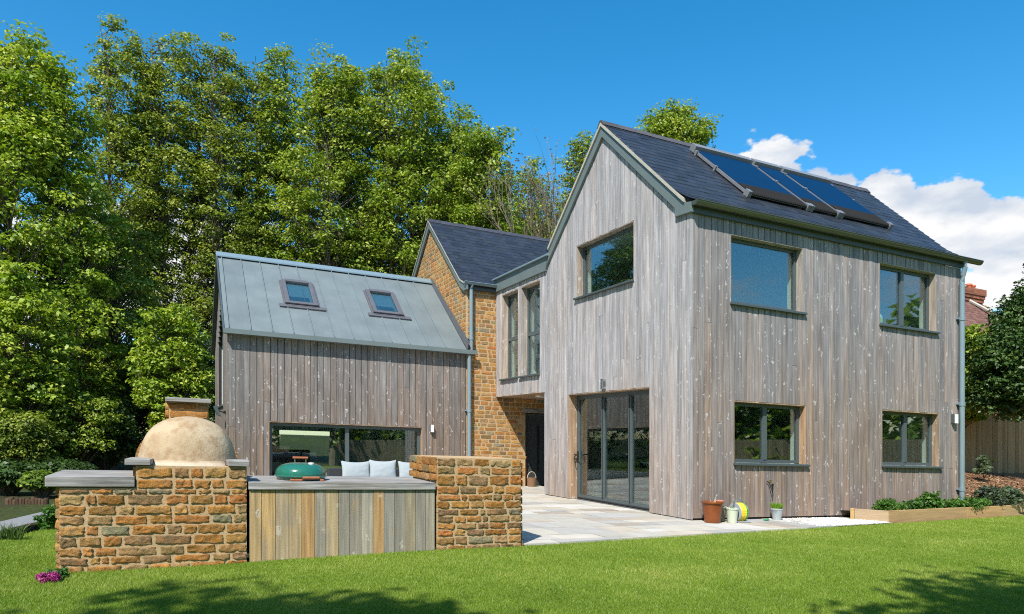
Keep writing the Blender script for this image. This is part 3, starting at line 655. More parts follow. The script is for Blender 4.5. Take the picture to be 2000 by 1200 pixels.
o = window(H, 'u', BV, BW[0], BW[1], BW[2], BW[3], mull=(-4.476,), depth=0.15, fw=0.09, sill=False, label='long low sliding window of the timber wing'); o.name = 'sliding_window'
o = box_light(-2.06, 1.67, BV); o['label'] = 'small wall light beside the low sliding window'
# floodlight on the wing's gable
mb = MB(); mb.box(-7.66, -7.6, 9.75, 9.83, 1.86, 1.94); mb.tube([(-7.65, 9.79, 1.9), (-7.76, 9.79, 1.92)], 0.02, 6); fl = mb.build('floodlight', 'black', H)
mb = MB(); mb.hexa([(-7.82, 9.62, 1.82), (-7.72, 9.62, 1.78), (-7.72, 9.95, 1.78), (-7.82, 9.95, 1.82), (-7.92, 9.62, 2.04), (-7.84, 9.62, 2.08), (-7.84, 9.95, 2.08), (-7.92, 9.95, 2.04)]); mb.build('lamp_head', 'dark_fascia', fl)
# zinc roof
mb = MB(); seams = [-7.70, -7.58] + [-7.04+0.5385*i for i in range(12)]; seams = [s for s in seams if s < -1.15] + [-1.0]
for a, b in zip(seams[:-1], seams[1:]):
    k = R.uniform(0.95, 1.05); c = (0.17*k, 0.205*k, 0.21*k)
    for (v0, v1) in ((8.98, 12.40), (15.82, 12.40)):
        z0, z1 = zb(v0), zb(12.40)
        mb.hexa([(a, v0, z0-0.05), (b, v0, z0-0.05), (b, v1, z1-0.05), (a, v1, z1-0.05), (a, v0, z0), (b, v0, z0), (b, v1, z1), (a, v1, z1)], c)
        mb.hexa([(a-0.011, v0, z0-0.01), (a+0.011, v0, z0-0.01), (a+0.011, v1, z1-0.01), (a-0.011, v1, z1-0.01), (a-0.011, v0, z0+0.045), (a+0.011, v0, z0+0.045), (a+0.011, v1, z1+0.045), (a-0.011, v1, z1+0.045)], (0.17, 0.215, 0.23))
zr = mb.build('roof', 'zinc', H); zr['label'] = 'grey green standing seam zinc roof with two skylights'
mb = MB(); mb.box(-7.715, -0.70, 8.885, 8.975, 3.915, 4.035); mb.box(-7.715, -0.98, 8.975, 9.125, 3.915, 3.935); mb.build('gutter', 'fascia', zr)
mb = MB(); zz = zb(12.4); mb.prism([(-7.73, 12.19, zz-0.10), (-7.73, 12.19, zz-0.07), (-7.73, 12.40, zz+0.09), (-7.73, 12.61, zz-0.07), (-7.73, 12.61, zz-0.10), (-7.73, 12.40, zz+0.06)], (6.76, 0, 0)); mb.build('ridge_cap', 'pipe', zr)
mb = MB(); mb.box(-7.70, -0.98, 12.2, 12.6, zz-0.1, zz-0.06); mb.build('ridge_vent', 'black', zr)
mb = MB(); mb.prism([(-7.725, 8.9, 3.92), (-7.725, 12.40, zz-0.20), (-7.725, 15.85, 3.92), (-7.725, 15.85, 4.06), (-7.725, 12.40, zz+0.06), (-7.725, 8.9, 4.03)], (0.03, 0, 0)); mb.build('verge_trim', 'dark_fascia', zr)
mb = MB(); mb.prism([(-0.995, 8.95, 4.04), (-0.995, 12.4, zb(12.4)), (-0.995, 12.25, zb(12.25)+0.22), (-0.995, 8.86, 4.28)], (0.012, 0, 0)); mb.build('step_flashing', 'flashing', zr)
def slope(u, v, h): return (u, v-h*0.613, zb(v)+h*0.79)
def hexs(mb, u0, u1, v0, v1, h0, h1, col=(1, 1, 1)):
    mb.hexa([slope(u0, v0, h0), slope(u1, v0, h0), slope(u1, v1, h0), slope(u0, v1, h0), slope(u0, v0, h1), slope(u1, v0, h1), slope(u1, v1, h1), slope(u0, v1, h1)], col)
def skylight(u0, u1, v0, v1):
    mb = MB(); t = 0.12
    hexs(mb, u0, u0+t, v0, v1, 0.0, 0.10); hexs(mb, u1-t, u1, v0, v1, 0.0, 0.10); hexs(mb, u0+t, u1-t, v0, v0+t*0.8, 0, 0.098); hexs(mb, u0+t, u1-t, v1-t*0.9, v1, 0, 0.13)
    o = mb.build('skylight', 'flashing', zr, bevel=0.006)
    mb = MB(); hexs(mb, u0+t, u1-t, v0+t*0.8, v1-t*0.9, 0.055, 0.07); mb.build('pane', 'glass', o)
    mb = MB(); hexs(mb, u0+t, u1-t, v0+t*0.8, v1-t*0.9, 0.003, 0.01); mb.build('dark_backing', 'dark_fascia', o)  # no opening is cut: dark sheet stands in for the unlit depth below
    mb = MB(); hexs(mb, u0+t, u1-t, v0+0.40, v1-t*0.9, 0.011, 0.02); hexs(mb, u1-t-0.07, u1-t, v0+t*0.8, v0+0.40, 0.011, 0.02); mb.build('blind', 'pipe', o)
    mb = MB(); hexs(mb, u0-0.18, u1+0.22, v0-0.13, v0-0.005, 0.0, 0.05); hexs(mb, u0-0.05, u0-0.002, v0, v1, 0, 0.05); hexs(mb, u1+0.002, u1+0.05, v0, v1, 0, 0.05); hexs(mb, u0, u1, v0-0.06, v0-0.002, 0.05, 0.06); mb.build('flashing_apron', 'flashing', o)
    mb = MB(); hexs(mb, u0-0.02, u1+0.02, v0-0.03, v0-0.001, 0.062, 0.085); mb.build('frame_shadow_gap', 'black', o); return o
skylight(-6.00, -5.10, 10.24, 11.36)['label'] = 'left skylight in the zinc roof'; skylight(-3.48, -2.58, 10.24, 11.36)['label'] = 'right skylight in the zinc roof'
# room behind the sliding window
mb = MB(); mb.box(BU0+0.43, BU1, 15.3, 15.6, 1.5, 3.9); mb.box(BU0+0.43, -6.2, 15.3, 15.6, 0, 1.5); mb.box(-3.4, BU1, 15.3, 15.6, 0, 1.5); mb.box(-1.5, -1.4, 9.6, 15.3, 0, 3.6); mb.build('inner_wall', 'plaster', H)
mb = MB(); mb.box(BU0+0.43, BU1, 9.3, 15.6, -0.02, 0.01); mb.build('floor', 'floor', H)
mb = MB(); mb.box(BU0+0.43, -1.5, 9.56, 15.3, 2.9, 3.0); mb.build('ceiling', 'plaster', H)
mb = MB(); mb.box(-6.1, -4.7, 13.3, 14.1, 0.0, 0.42); mb.box(-6.1, -4.7, 14.1, 14.35, 0.0, 0.85); mb.build('built_in_bench', 'sofa', H)
mb = MB(); mb.box(-4.05, -3.3, 12.2, 12.3, 0.0, 2.1); mb.build('inner_door', 'kitchen', H)

# ---------------------------------------------------------------- seen through the glass
t = thing('kitchen_island', 'dark kitchen island with a pale worktop seen through the folding door', 'kitchen island', (2.6, 3.0, 0.012))
mb = MB(); mb.box(1.9, 2.75, 1.6, 4.1, 0.06, 0.92); mb.build('cabinet', 'kitchen', t)
mb = MB(); mb.box(1.85, 2.8, 1.5, 4.2, 0.925, 0.965); mb.build('worktop', 'worktop', t)
t = thing('kitchen_unit', 'tall dark kitchen units along the wall behind the island', 'kitchen units', (4.0, 3.0, 0.012))
mb = MB(); mb.box(3.75, 4.33, 0.9, 4.9, 0.02, 0.9); mb.box(3.95, 4.33, 0.9, 4.9, 1.5, 2.35); mb.build('cabinet', 'kitchen', t)
for v in (1.7, 2.5, 3.3, 4.1):
    mb = MB(); mb.tube([(3.72, v, 0.3), (3.72, v, 0.8)], 0.012, 6); mb.build('handle', 'chrome', t)
t = thing('vase', 'mint green vase holding wooden spoons behind the folding door', 'vase', (2.3, 2.0, 0.966))
mb = MB(); mb.lathe([(0.0, 0), (0.075, 0), (0.085, 0.1), (0.07, 0.2), (0.075, 0.24), (0.065, 0.24), (0.0, 0.2)], (2.3, 2.0, 0.966), 18); mb.build('vessel', 'mint', t, smooth=True)
mb = MB()
for i in range(7):
    a = i*0.9; mb.tube([(2.3, 2.0, 1.1), (2.3+0.09*math.cos(a), 2.0+0.09*math.sin(a), 1.38+0.03*(i % 3))], [0.008, 0.018], 5)
mb.build('spoons', 'handlewood', t)
t = thing('pendant_lamp', 'white pendant lamp hanging behind the lower two pane window', 'lamp', (1.72, 0.95, 2.05))
mb = MB(); mb.lathe([(0.02, 0.26), (0.05, 0.25), (0.11, 0.12), (0.16, 0.0), (0.15, 0.0), (0.10, 0.11), (0.02, 0.24)], (1.72, 0.95, 2.0), 20); mb.build('lamp_shade', 'white', t, smooth=True)
mb = MB(); mb.tube([(1.72, 0.95, 2.25), (1.72, 0.95, 2.75)], 0.008, 5); mb.build('cord', 'black', t)
t = thing('bedside_disc', 'small white ring ornament on the sill of the upper right window', 'ornament', (5.55, 0.33, 4.26))
mb = MB()
mb.lathe([(0.05, -0.012), (0.15, -0.012), (0.155, 0.0), (0.15, 0.012), (0.05, 0.012), (0.045, 0), (0.05, -0.012)], (5.55, 0.33, 4.40), 24, axis='v'); mb.build('ring', 'white', t, smooth=True)
mb = MB(); mb.box(5.48, 5.62, 0.29, 0.37, 4.235, 4.262); mb.build('foot', 'handlewood', t)

# ================================================================ GROUND
def edge_v(u): return -2.09 + (u+4.57)*0.1265            # where the lawn meets the paving
def sst(x, a, b):
    t = np.clip((x-a)/(b-a), 0, 1); return t*t*(3-2*t)
def gh(u, v):                                             # ground level
    u = np.asarray(u, dtype=float); v = np.asarray(v, dtype=float)
    base = -0.03 - 0.10*sst(-u, 5.0, 10.0)
    bank = (0.14 + 0.72*sst(v, 0.0, 4.6))*sst(u, 7.9, 8.3)*sst(v, -0.6, 0.3)
    left = -0.22*sst(-u-0.3*v, 11.1, 14.0)
    return base + bank + left
def grid_sheet(name, us, vs, hf, mat, base=(0, 0, 0), keep=None):
    U, V = np.meshgrid(us, vs, indexing='ij'); Z = hf(U, V); n, m_ = U.shape
    v = np.stack([U.ravel(), V.ravel(), Z.ravel()], 1); f = []
    for i in range(n-1):
        for j in range(m_-1):
            if keep is None or keep((us[i]+us[i+1])/2, (vs[j]+vs[j+1])/2): f.append((i*m_+j, (i+1)*m_+j, (i+1)*m_+j+1, i*m_+j+1))
    return make_mesh(name, v, f, np.ones((len(f), 3)), mat, None, True, 0, base)
def axis_pts(lo, hi, nlo, nhi, step): return np.concatenate([np.linspace(-420, lo, nlo, endpoint=False), np.arange(lo, hi, step), np.linspace(hi, 420, nhi)])
structure(grid_sheet('ground', axis_pts(-30, 34, 12, 12, 1.0), axis_pts(-30, 44, 12, 12, 1.0), lambda u, v: gh(u, v)-0.16, 'ground'))
def clip_half(poly, fn):
    out = []
    for i in range(len(poly)):
        p, q_ = poly[i], poly[(i+1) % len(poly)]; a, b = fn(*p), fn(*q_)
        if a >= 0: out.append(p)
        if (a >= 0) != (b >= 0): t = a/(a-b); out.append((p[0]+(q_[0]-p[0])*t, p[1]+(q_[1]-p[1])*t))
    return out
# lawn: the near sheet, running left of the outdoor kitchen to the path
def lawn_ok(u, v):
    e = np.where(u < -4.6, np.where(u < -9.93, 99.0, -2.07), edge_v(u))
    left = (v < 0.55) | ((u > -11.05+0.30*v) & (v < 7.0))
    return (v < e) & left
us = np.concatenate([np.arange(-26, -12, 1.0), np.arange(-12, -9.9, 0.25), np.array([-9.93]), np.arange(-9.75, 26, 0.5)])
lv = []; lf_ = []
def lawn_poly(poly):
    b = len(lv); lv.extend((p[0], p[1], float(gh(p[0], min(p[1], -0.7)))) for p in poly); lf_.append(tuple(range(b, b+len(poly))))
for i in range(len(us)-1):
    a, b = us[i], us[i+1]
    for j in range(-26, 8):
        poly = [(a, j), (b, j), (b, j+1), (a, j+1)]
        if a >= -9.94: poly = clip_half(poly, lambda u, v: (edge_v(u) if u > -4.6 else -2.07) - v)
        elif j >= 0: poly = clip_half(poly, lambda u, v: (u+11.05-0.30*v))
        if len(poly) >= 3: lawn_poly(poly)
for j in range(-1, 9):
    for a, b in ((-9.93, -9.0), (-9.0, -8.2), (-8.2, -7.48)): lawn_poly([(a, j+0.2, ), (b, j+0.2), (b, j+1.2), (a, j+1.2)])
structure(make_mesh('lawn', np.array(lv), lf_, np.ones((len(lf_), 3)), 'turf', None, False, 0, (0, -3, 0)))
# grass blades (mown), denser near the camera
def grass(n):
    y = 1/NR.uniform(1/17.5, 1/4.9, n); x = NR.uniform(-0.80, 0.80, n)*y
    u, v = (x-CX)*dL[0]+(y-CY)*dL[1], (x-CX)*dG[0]+(y-CY)*dG[1]
    ok = lawn_ok(u, v+NR.uniform(-0.05, 0.03, n)); u, v, y = u[ok], v[ok], y[ok]; n = len(u)
    z = gh(u, np.minimum(v, -0.7))-0.004
    patch = np.array([mnoise.noise((a*0.8, b*0.8, 3.0))+0.6*mnoise.noise((a*3.1, b*3.1, 9.0))+0.5*mnoise.noise((a*0.25, b*0.9, 21.0)) for a, b in zip(u, v)])
    h = NR.uniform(0.012, 0.036, n)*(1+0.25*patch); w = NR.uniform(0.0014, 0.0026, n)*(0.45+y*0.13)
    th = NR.uniform(0, 2*PI, n); lean = NR.uniform(0.1, 0.95, n)*h; la = NR.uniform(0, 2*PI, n)
    c, s = np.cos(th)*w, np.sin(th)*w
    A = np.stack([u-c, v-s, z], 1); B = np.stack([u+c, v+s, z], 1); T = np.stack([u+np.cos(la)*lean, v+np.sin(la)*lean, z+h], 1)
    vv = np.stack([A, B, T], 1).reshape(-1, 3)
    t = np.clip(0.46+0.42*patch+NR.normal(0, 0.15, n), 0, 1); t = np.where(NR.rand(n) < 0.03, 1.0, t)
    o = fast_mesh('grass', vv, 3, np.stack([t, t, t], 1), 'grassblade', None, (0, -3, 0)); o['kind'] = 'stuff'; return o
grass(950000)

# paving: random sandstone slabs cut along the lawn
pv = MB(); PCOL = [(0.56, 0.535, 0.475), (0.50, 0.475, 0.415), (0.46, 0.445, 0.41), (0.60, 0.575, 0.52), (0.44, 0.385, 0.315), (0.52, 0.46, 0.375), (0.42, 0.42, 0.40), (0.57, 0.53, 0.45)]
v = -2.3; row = 0
while v < 10.2:
    h = R.choice([0.42, 0.58, 0.78]); u = -9.9 - R.random()
    while u < 4.05:
        
        L = R.choice([0.42, 0.58, 0.78, 1.0, 1.15]); poly = [(u+0.009, v+0.009), (u+L-0.009, v+0.009), (u+L-0.009, v+h-0.009), (u+0.009, v+h-0.009)]
        if L < 0.7 and R.random() < 0.4 and h > 0.5: polys = [[(u+0.009, v+0.009), (u+L-0.009, v+0.009), (u+L-0.009, v+h/2-0.009), (u+0.009, v+h/2-0.009)], [(u+0.009, v+h/2+0.009), (u+L-0.009, v+h/2+0.009), (u+L-0.009, v+h-0.009), (u+0.009, v+h-0.009)]]
        else: polys = [poly]
        for p in polys:
            p = clip_half(p, lambda a, b: b - max(edge_v(a), -2.05)); 
            if len(p) >= 3 and v < 9.0: p = clip_half(p, lambda a, b: (2.35 if b < 0.0 else 9) - a)
            if len(p) >= 3:
                k = R.uniform(0.88, 1.10); c = tuple(0.82*x*k for x in R.choice(PCOL)); zt = R.uniform(-0.003, 0.003)-0.004
                if p[0][0] < -7.4: continue
                if p[0][0] > 0.02 and p[0][1] > 0.02 and p[0][1] < 5.9: continue
                pv.prism([(a, b, -0.05) for a, b in p], (0, 0, 0.05+zt), c)
        u += L
    v += h
structure(pv.build('patio', 'paving', base=(0, 0, 0)))
mb = MB(); mb.face([(-7.45, -1.0, -0.022), (-5.9, -1.0, -0.022), (-5.9, -2.05, -0.022), (-4.6, -2.05, -0.022), (2.4, edge_v(2.4)+0.01, -0.022), (2.4, 10.2, -0.022), (-7.45, 9.2, -0.022)]); structure(mb.build('patio_bed', 'mortar', base=(0, 0, 0)))
# white pebble strip under the long wall
mb = MB(); mb.face([(2.36, edge_v(2.36)+0.01, -0.02), (4.3, edge_v(4.3)+0.01, -0.02), (4.3, 0.02, -0.012), (2.36, 0.02, -0.012)], (0.55, 0.54, 0.51)); structure(mb.build('pebble_bed', 'pebbles', base=(3, -0.5, 0)))
pv_ = []; pc = []
for i in range(2600):
    u = R.uniform(1.9, 4.2); v = R.uniform(edge_v(u)+0.01, 0.0)
    if u < 2.4 and R.random() > (u-1.7)/0.9: continue
    if u > 3.75 and v > -0.35-(u-3.8): continue
    r = R.uniform(0.010, 0.024); a = R.uniform(0, PI); k = R.uniform(0.72, 1.08); pts = []
    z = -0.012
    ring = [(u+r*math.cos(a+q_*PI/2.5)*R.uniform(.8, 1.1), v+r*math.sin(a+q_*PI/2.5)*R.uniform(.8, 1.1), z+r*0.35) for q_ in range(5)]
    top = (u, v, z+r*0.95)
    for q_ in range(5): pv_.extend([ring[q_], ring[(q_+1) % 5], top]); pc.append((0.66*k, 0.65*k, 0.62*k))
o = fast_mesh('pebbles', np.array(pv_), 3, np.array(pc), 'pebbles', None, (3, -0.5, 0)); o['kind'] = 'stuff'
# bark bank on the right, path on the left
structure(grid_sheet('bark_bank', np.arange(8.02, 30, 0.4), np.arange(-0.15, 5.2, 0.25), lambda u, v: gh(u, v)+0.02*np.sin(u*7)*np.sin(v*9), 'mulch', (12, 1, 0)))
ch = []; cc_ = []
for i in range(5200):
    u = R.uniform(8.05, 16); v = R.uniform(0.2, 4.6); z = float(gh(u, v))+0.015; a = R.uniform(0, PI); l = R.uniform(0.03, 0.09); w = R.uniform(0.008, 0.02); t = R.uniform(-0.4, 0.4)
    c, s = math.cos(a), math.sin(a)
    ch.extend([(u-c*l-s*w, v-s*l+c*w, z-t*l), (u-c*l+s*w, v-s*l-c*w, z-t*l), (u+c*l+s*w, v+s*l-c*w, z+t*l), (u+c*l-s*w, v+s*l+c*w, z+t*l)])
    k = R.uniform(0.5, 1.4); cc_.append(tuple(x*k for x in R.choice([(0.26, 0.13, 0.065), (0.33, 0.19, 0.10), (0.42, 0.29, 0.17)])))
o = fast_mesh('bark_chips', np.array(ch), 4, np.array(cc_), 'bark', None, (12, 1, 0)); o['kind'] = 'stuff'
mb = MB()
pp = [(-14, -4.0), (-12.6, -0.6), (-11.35, 0.6), (-10.95, 1.9), (-10.45, 3.6), (-9.9, 5.4), (-8.9, 8.5)]
for (a, b) in zip(pp[:-1], pp[1:]):
    f = lambda p, w: (p[0]-w*0.55, p[1]+w*0.35)
    P4 = [a, b, f(b, 0.9), f(a, 0.9)]; mb.face([(x, y, float(gh(x, min(y, -0.7)))+0.012) for x, y in P4])
structure(mb.build('path', 'asphalt', base=(-12, 2, -0.2)))

# ================================================================ OUTDOOR KITCHEN
KV = -2.10
GA = 'outdoor kitchen'
# left pier with the oven
t = thing('stone_wall', 'stepped golden stone wall carrying the domed oven', 'stone wall', (-9.0, -1.4, -0.13))
mb = MB()
stones(mb, 'u', KV, -9.91, -8.065, -0.16, 0.745, (0.085, 0.118), (0.15, 0.40), 0.020, (14, 8), 0.014, 0.020)
stones(mb, 'u', KV, -9.20, -8.065, 0.745, 0.985, (0.11, 0.125), (0.19, 0.39), 0.020, (14, 8), 0.014, 0.020)
for z in np.arange(-0.16, 0.72, 0.118): stone_block(mb, 'v', -9.91, KV+0.02, KV+0.30, z, z+0.10, 0.03, (7, 5), 0.014, stone_col()); stone_block(mb, 'v', -9.91, KV+0.32, KV+0.72, z, z+0.10, 0.03, (7, 5), 0.014, stone_col()); stone_block(mb, 'v', -9.91, KV+0.74, KV+1.2, z, z+0.10, 0.03, (7, 5), 0.014, stone_col())
for z in (0.87,): stone_block(mb, 'v', -9.20, KV+0.02, KV+0.5, z, z+0.115, 0.03, (7, 5), 0.014, stone_col())
mb.build('stonework', 'stone', t, smooth=True, sharp=60)
mb = MB(); mb.box(-9.895, -9.19, KV-0.007, -0.85, -0.3, 0.755); mb.box(-9.195, -8.075, KV-0.007, -0.55, -0.3, 0.992); mb.build('mortar', 'mortar', t)
mb = MB(); mb.box(-10.02, -9.205, KV-0.035, -0.86, 0.765, 0.875); s_ = mb.build('coping', 'slab', t, bevel=0.006)
s_['label'] = 'long grey oak slab on the low step'
mb = MB(); mb.hexa([(-9.30, KV-0.05, 1.0), (-9.055, KV-0.05, 1.0), (-9.02, KV+0.5, 1.0), (-9.27, KV+0.5, 1.0), (-9.30, KV-0.05, 1.065), (-9.055, KV-0.05, 1.065), (-9.02, KV+0.5, 1.065), (-9.27, KV+0.5, 1.065)]); mb.build('coping', 'slab', t, bevel=0.005)
mb = MB(); mb.hexa([(-8.27, KV-0.05, 1.0), (-8.045, KV-0.05, 1.0), (-8.045, KV+0.5, 1.0), (-8.28, KV+0.5, 1.0), (-8.27, KV-0.05, 1.065), (-8.045, KV-0.05, 1.065), (-8.045, KV+0.5, 1.065), (-8.28, KV+0.5, 1.065)]); mb.build('coping', 'slab', t, bevel=0.005)
# the oven
OC = (-8.672, -1.42)
t = thing('pizza_oven', 'domed sand coloured clay oven with a stone chimney on the stepped wall', 'pizza oven', (OC[0], OC[1], 0.995))
mb = MB(); prof = []
for i in range(19):
    h_ = math.sin(i/18*PI/2); prof.append((0.55*(1-0.24*h_)*math.sqrt(max(0, 1-h_**4)), 1.01+0.55*h_))
prof = [(0.56, 0.99)] + prof[:-1] + [(0.004, 1.56)]
mb.lathe(prof, (OC[0], OC[1], 0), 56)
for i, p in enumerate(mb.v):
    n = mnoise.noise((p[0]*3.2, p[1]*3.2, p[2]*3.2))*0.014+mnoise.noise((p[0]*9, p[1]*9, p[2]*9))*0.004
    dx, dy = p[0]-OC[0], p[1]-OC[1]; mb.v[i] = (OC[0]+dx*(1+n*1.6), OC[1]+dy*(1+n*1.6), p[2]+n*0.6)
mb.build('dome', 'oven', t, smooth=True, sharp=80)
mb = MB(); ring = [(OC[0]+0.60*math.cos(a)*1.0, OC[1]+0.66*math.sin(a)) for a in np.linspace(0, 2*PI, 40, endpoint=False)]
b = mb.pts([(min(max(x, -9.05), -8.285), max(y, KV+0.01), 0.993) for x, y in ring]); mb.pts([(OC[0]+0.545*math.cos(a), OC[1]+0.545*math.sin(a), 1.05) for a in np.linspace(0, 2*PI, 40, endpoint=False)])
mb.idx(b, [(i, (i+1) % 40, 40+(i+1) % 40, 40+i) for i in range(40)]); mb.build('render_skirt', 'oven', t, smooth=True, sharp=70)
mb = MB()
for i in range(13):                       # stone arch at the mouth of the oven
    a0, a1 = PI*(i+0.06)/13, PI*(i+0.94)/13; r0, r1 = 0.40, 0.585
    pl = [(OC[0]+r0*math.cos(a0), 0.99+r0*math.sin(a0)), (OC[0]+r1*math.cos(a0), 0.99+r1*math.sin(a0)*0.86), (OC[0]+r1*math.cos(a1), 0.99+r1*math.sin(a1)*0.86), (OC[0]+r0*math.cos(a1), 0.99+r0*math.sin(a1))]
    mb.prism([(x, OC[1]+0.36, z) for x, z in pl], (0, 0.3, 0), stone_col())
mb.build('stone_arch', 'stone', t)
mb = MB()
for (z0, z1, splits) in ((1.33, 1.43, (0, .45, 1)), (1.43, 1.54, (0, .62, 1)), (1.54, 1.645, (0, 1)), (1.645, 1.73, (0, .7, 1))):
    for s0, s1 in zip(splits[:-1], splits[1:]): stone_block(mb, 'u', -0.98, -8.895+0.47*s0+0.006, -8.895+0.47*s1-0.006, z0+0.008, z1-0.008, 0.03, (8, 5), 0.018, stone_col(1.1))
for z in (1.33, 1.43, 1.54, 1.63): stone_block(mb, 'v', -8.90, -0.97, -0.60, z, z+0.10, 0.025, (6, 4), 0.014, stone_col())
ch_ = mb.build('chimney', 'stone', t, smooth=True, sharp=60)
mb = MB(); mb.box(-8.885, -8.435, -0.985, -0.55, 1.2, 1.735); mb.build('mortar', 'mortar', ch_)
mb = MB(); mb.box(-8.925, -8.405, -1.06, -0.50, 1.738, 1.79); mb.build('cap_slab', 'slab', ch_, bevel=0.005)
# timber counter
t = thing('outdoor_counter', 'timber boarded kitchen counter between two stone walls', 'counter', (-6.95, -1.6, -0.08))
mb = MB(); e = -8.045; TC = [(0.40, 0.29, 0.15), (0.44, 0.30, 0.14), (0.36, 0.29, 0.19), (0.38, 0.29, 0.17), (0.40, 0.25, 0.115), (0.30, 0.275, 0.225), (0.38, 0.30, 0.185), (0.26, 0.245, 0.21), (0.25, 0.23, 0.195), (0.33, 0.31, 0.26), (0.39, 0.25, 0.12), (0.27, 0.26, 0.235), (0.24, 0.225, 0.195), (0.29, 0.25, 0.18), (0.25, 0.235, 0.205), (0.30, 0.275, 0.225)]
wd_ = [0.134, 0.155, 0.155, 0.148, 0.152, 0.132, 0.152, 0.132, 0.148, 0.150, 0.140, 0.135, 0.138, 0.138, 0.135, 0.125]
sc_ = (8.045-5.815)/sum(wd_)
for c, w_ in zip(TC, wd_): mb.box(e+0.003, e+w_*sc_-0.003, KV-0.002+R.uniform(-.003, .003), KV+0.024, -0.2, 0.728, (1.0*c[0], 0.97*c[1], 0.93*c[2])); e += w_*sc_
mb.build('cladding', 'oak', t)
mb = MB(); mb.box(-8.04, -5.82, KV+0.028, -0.96, -0.2, 0.724); mb.build('carcass', 'membrane', t)
mb = MB()
for i in range(4): mb.box(-8.055, -5.815, KV-0.03+i*0.31, KV-0.035+(i+1)*0.31, 0.735+R.uniform(0, .003), 0.826+R.uniform(-.002, .002))
mb.build('worktop', 'slab', t, bevel=0.004)
# right pier
t = thing('stone_wall', 'square golden stone wall at the patio end of the counter', 'stone wall', (-5.2, -1.6, -0.03))
mb = MB()
stones(mb, 'u', KV, -5.795, -4.585, -0.08, 0.93, (0.085, 0.115), (0.16, 0.38), 0.020, (14, 8), 0.014, 0.020)
stones(mb, 'u', KV+0.003, -5.80, -4.585, 0.93, 1.145, (0.10, 0.115), (0.19, 0.34), 0.020, (14, 8), 0.014, 0.020)
for z in (0.845, 0.95, 1.045):
    v = KV+0.02
    for w_ in (0.22, 0.30, 0.26, 0.3):
        stone_block(mb, 'v', -5.80, v, v+w_-0.02, z, z+(0.10 if z > 0.9 else 0.09), 0.03, (7, 5), 0.014, stone_col()); v += w_
for z in np.arange(-0.05, 1.1, 0.117):
    v = KV+0.01
    for w_ in (0.34, 0.28, 0.38): stone_block(mb, 'v', -4.585, v, v+w_-0.02, z, z+0.10, -0.03, (5, 4), -0.012, stone_col(), -0.05); v += w_
mb.build('stonework', 'stone', t, smooth=True, sharp=60)
mb = MB(); mb.box(-5.785, -4.60, KV-0.007, -1.08, -0.15, 1.146)
mb.build('mortar', 'mortar', t)

# kettle barbecue standing on the counter
BC = (-7.405, -1.66)
t = thing('kettle_barbecue', 'green enamel kettle barbecue with wooden handles on the counter', 'barbecue', (BC[0], BC[1], 0.826))
R0 = 0.305
mb = MB(); mb.lathe([(0.0, 0.826), (R0*0.90, 0.826), (R0*0.985, 0.866), (R0*0.985, 0.872), (0.0, 0.872)], (BC[0], BC[1], 0), 48); mb.build('bowl', 'enamel', t, smooth=True)
mb = MB(); mb.lathe([(R0*0.97, 0.869), (R0*1.03, 0.871), (R0*1.035, 0.880), (R0*1.0, 0.886)] + [(R0*math.cos(a)**0.62, 0.886+0.150*math.sin(a)**0.9) for a in np.linspace(0.05, PI/2-0.02, 16)] + [(0.0, 1.037)], (BC[0], BC[1], 0), 56); lid = mb.build('lid', 'enamel', t, smooth=True, sharp=45)
mb = MB(); mb.tube([(BC[0]-0.11, BC[1]-0.08, 1.098), (BC[0]+0.07, BC[1]-0.08, 1.098)], [0.015, 0.015], 10); hd = mb.build('lid_handle', 'handlewood', lid, smooth=True)
for dx in (-0.085, 0.045):
    mb = MB(); mb.tube([(BC[0]+dx, BC[1]-0.08, 1.095), (BC[0]+dx, BC[1]-0.08, 1.02)], 0.006, 6); mb.build('bracket', 'chrome', lid)
mb = MB(); mb.lathe([(0.035, 0), (0.035, 0.02), (0.0, 0.022)], (BC[0]+0.105, BC[1]-0.12, 1.022), 14); mb.build('vent', 'white', lid)
mb = MB(); mb.tube([(BC[0]-0.03, BC[1]-R0*1.13, 0.866), (BC[0]+0.165, BC[1]-R0*1.02, 0.866)], 0.017, 8); mb.tube([(BC[0]+0.0, BC[1]-R0*0.95, 0.862), (BC[0]+0.0, BC[1]-R0*1.1, 0.866)], 0.008, 5); mb.tube([(BC[0]+0.16, BC[1]-R0*0.9, 0.862), (BC[0]+0.17, BC[1]-R0*1.03, 0.866)], 0.008, 5); mb.build('side_handle', 'handlewood', t, smooth=True)
for dx, l_ in ((-0.10, .14), (0.20, .05)):
    mb = MB(); mb.box(BC[0]+dx-l_/2, BC[0]+dx+l_/2, BC[1]-R0*1.06, BC[1]-R0*0.9, 0.8265, 0.850); mb.build('wooden_foot', 'handlewood', t, bevel=0.006)

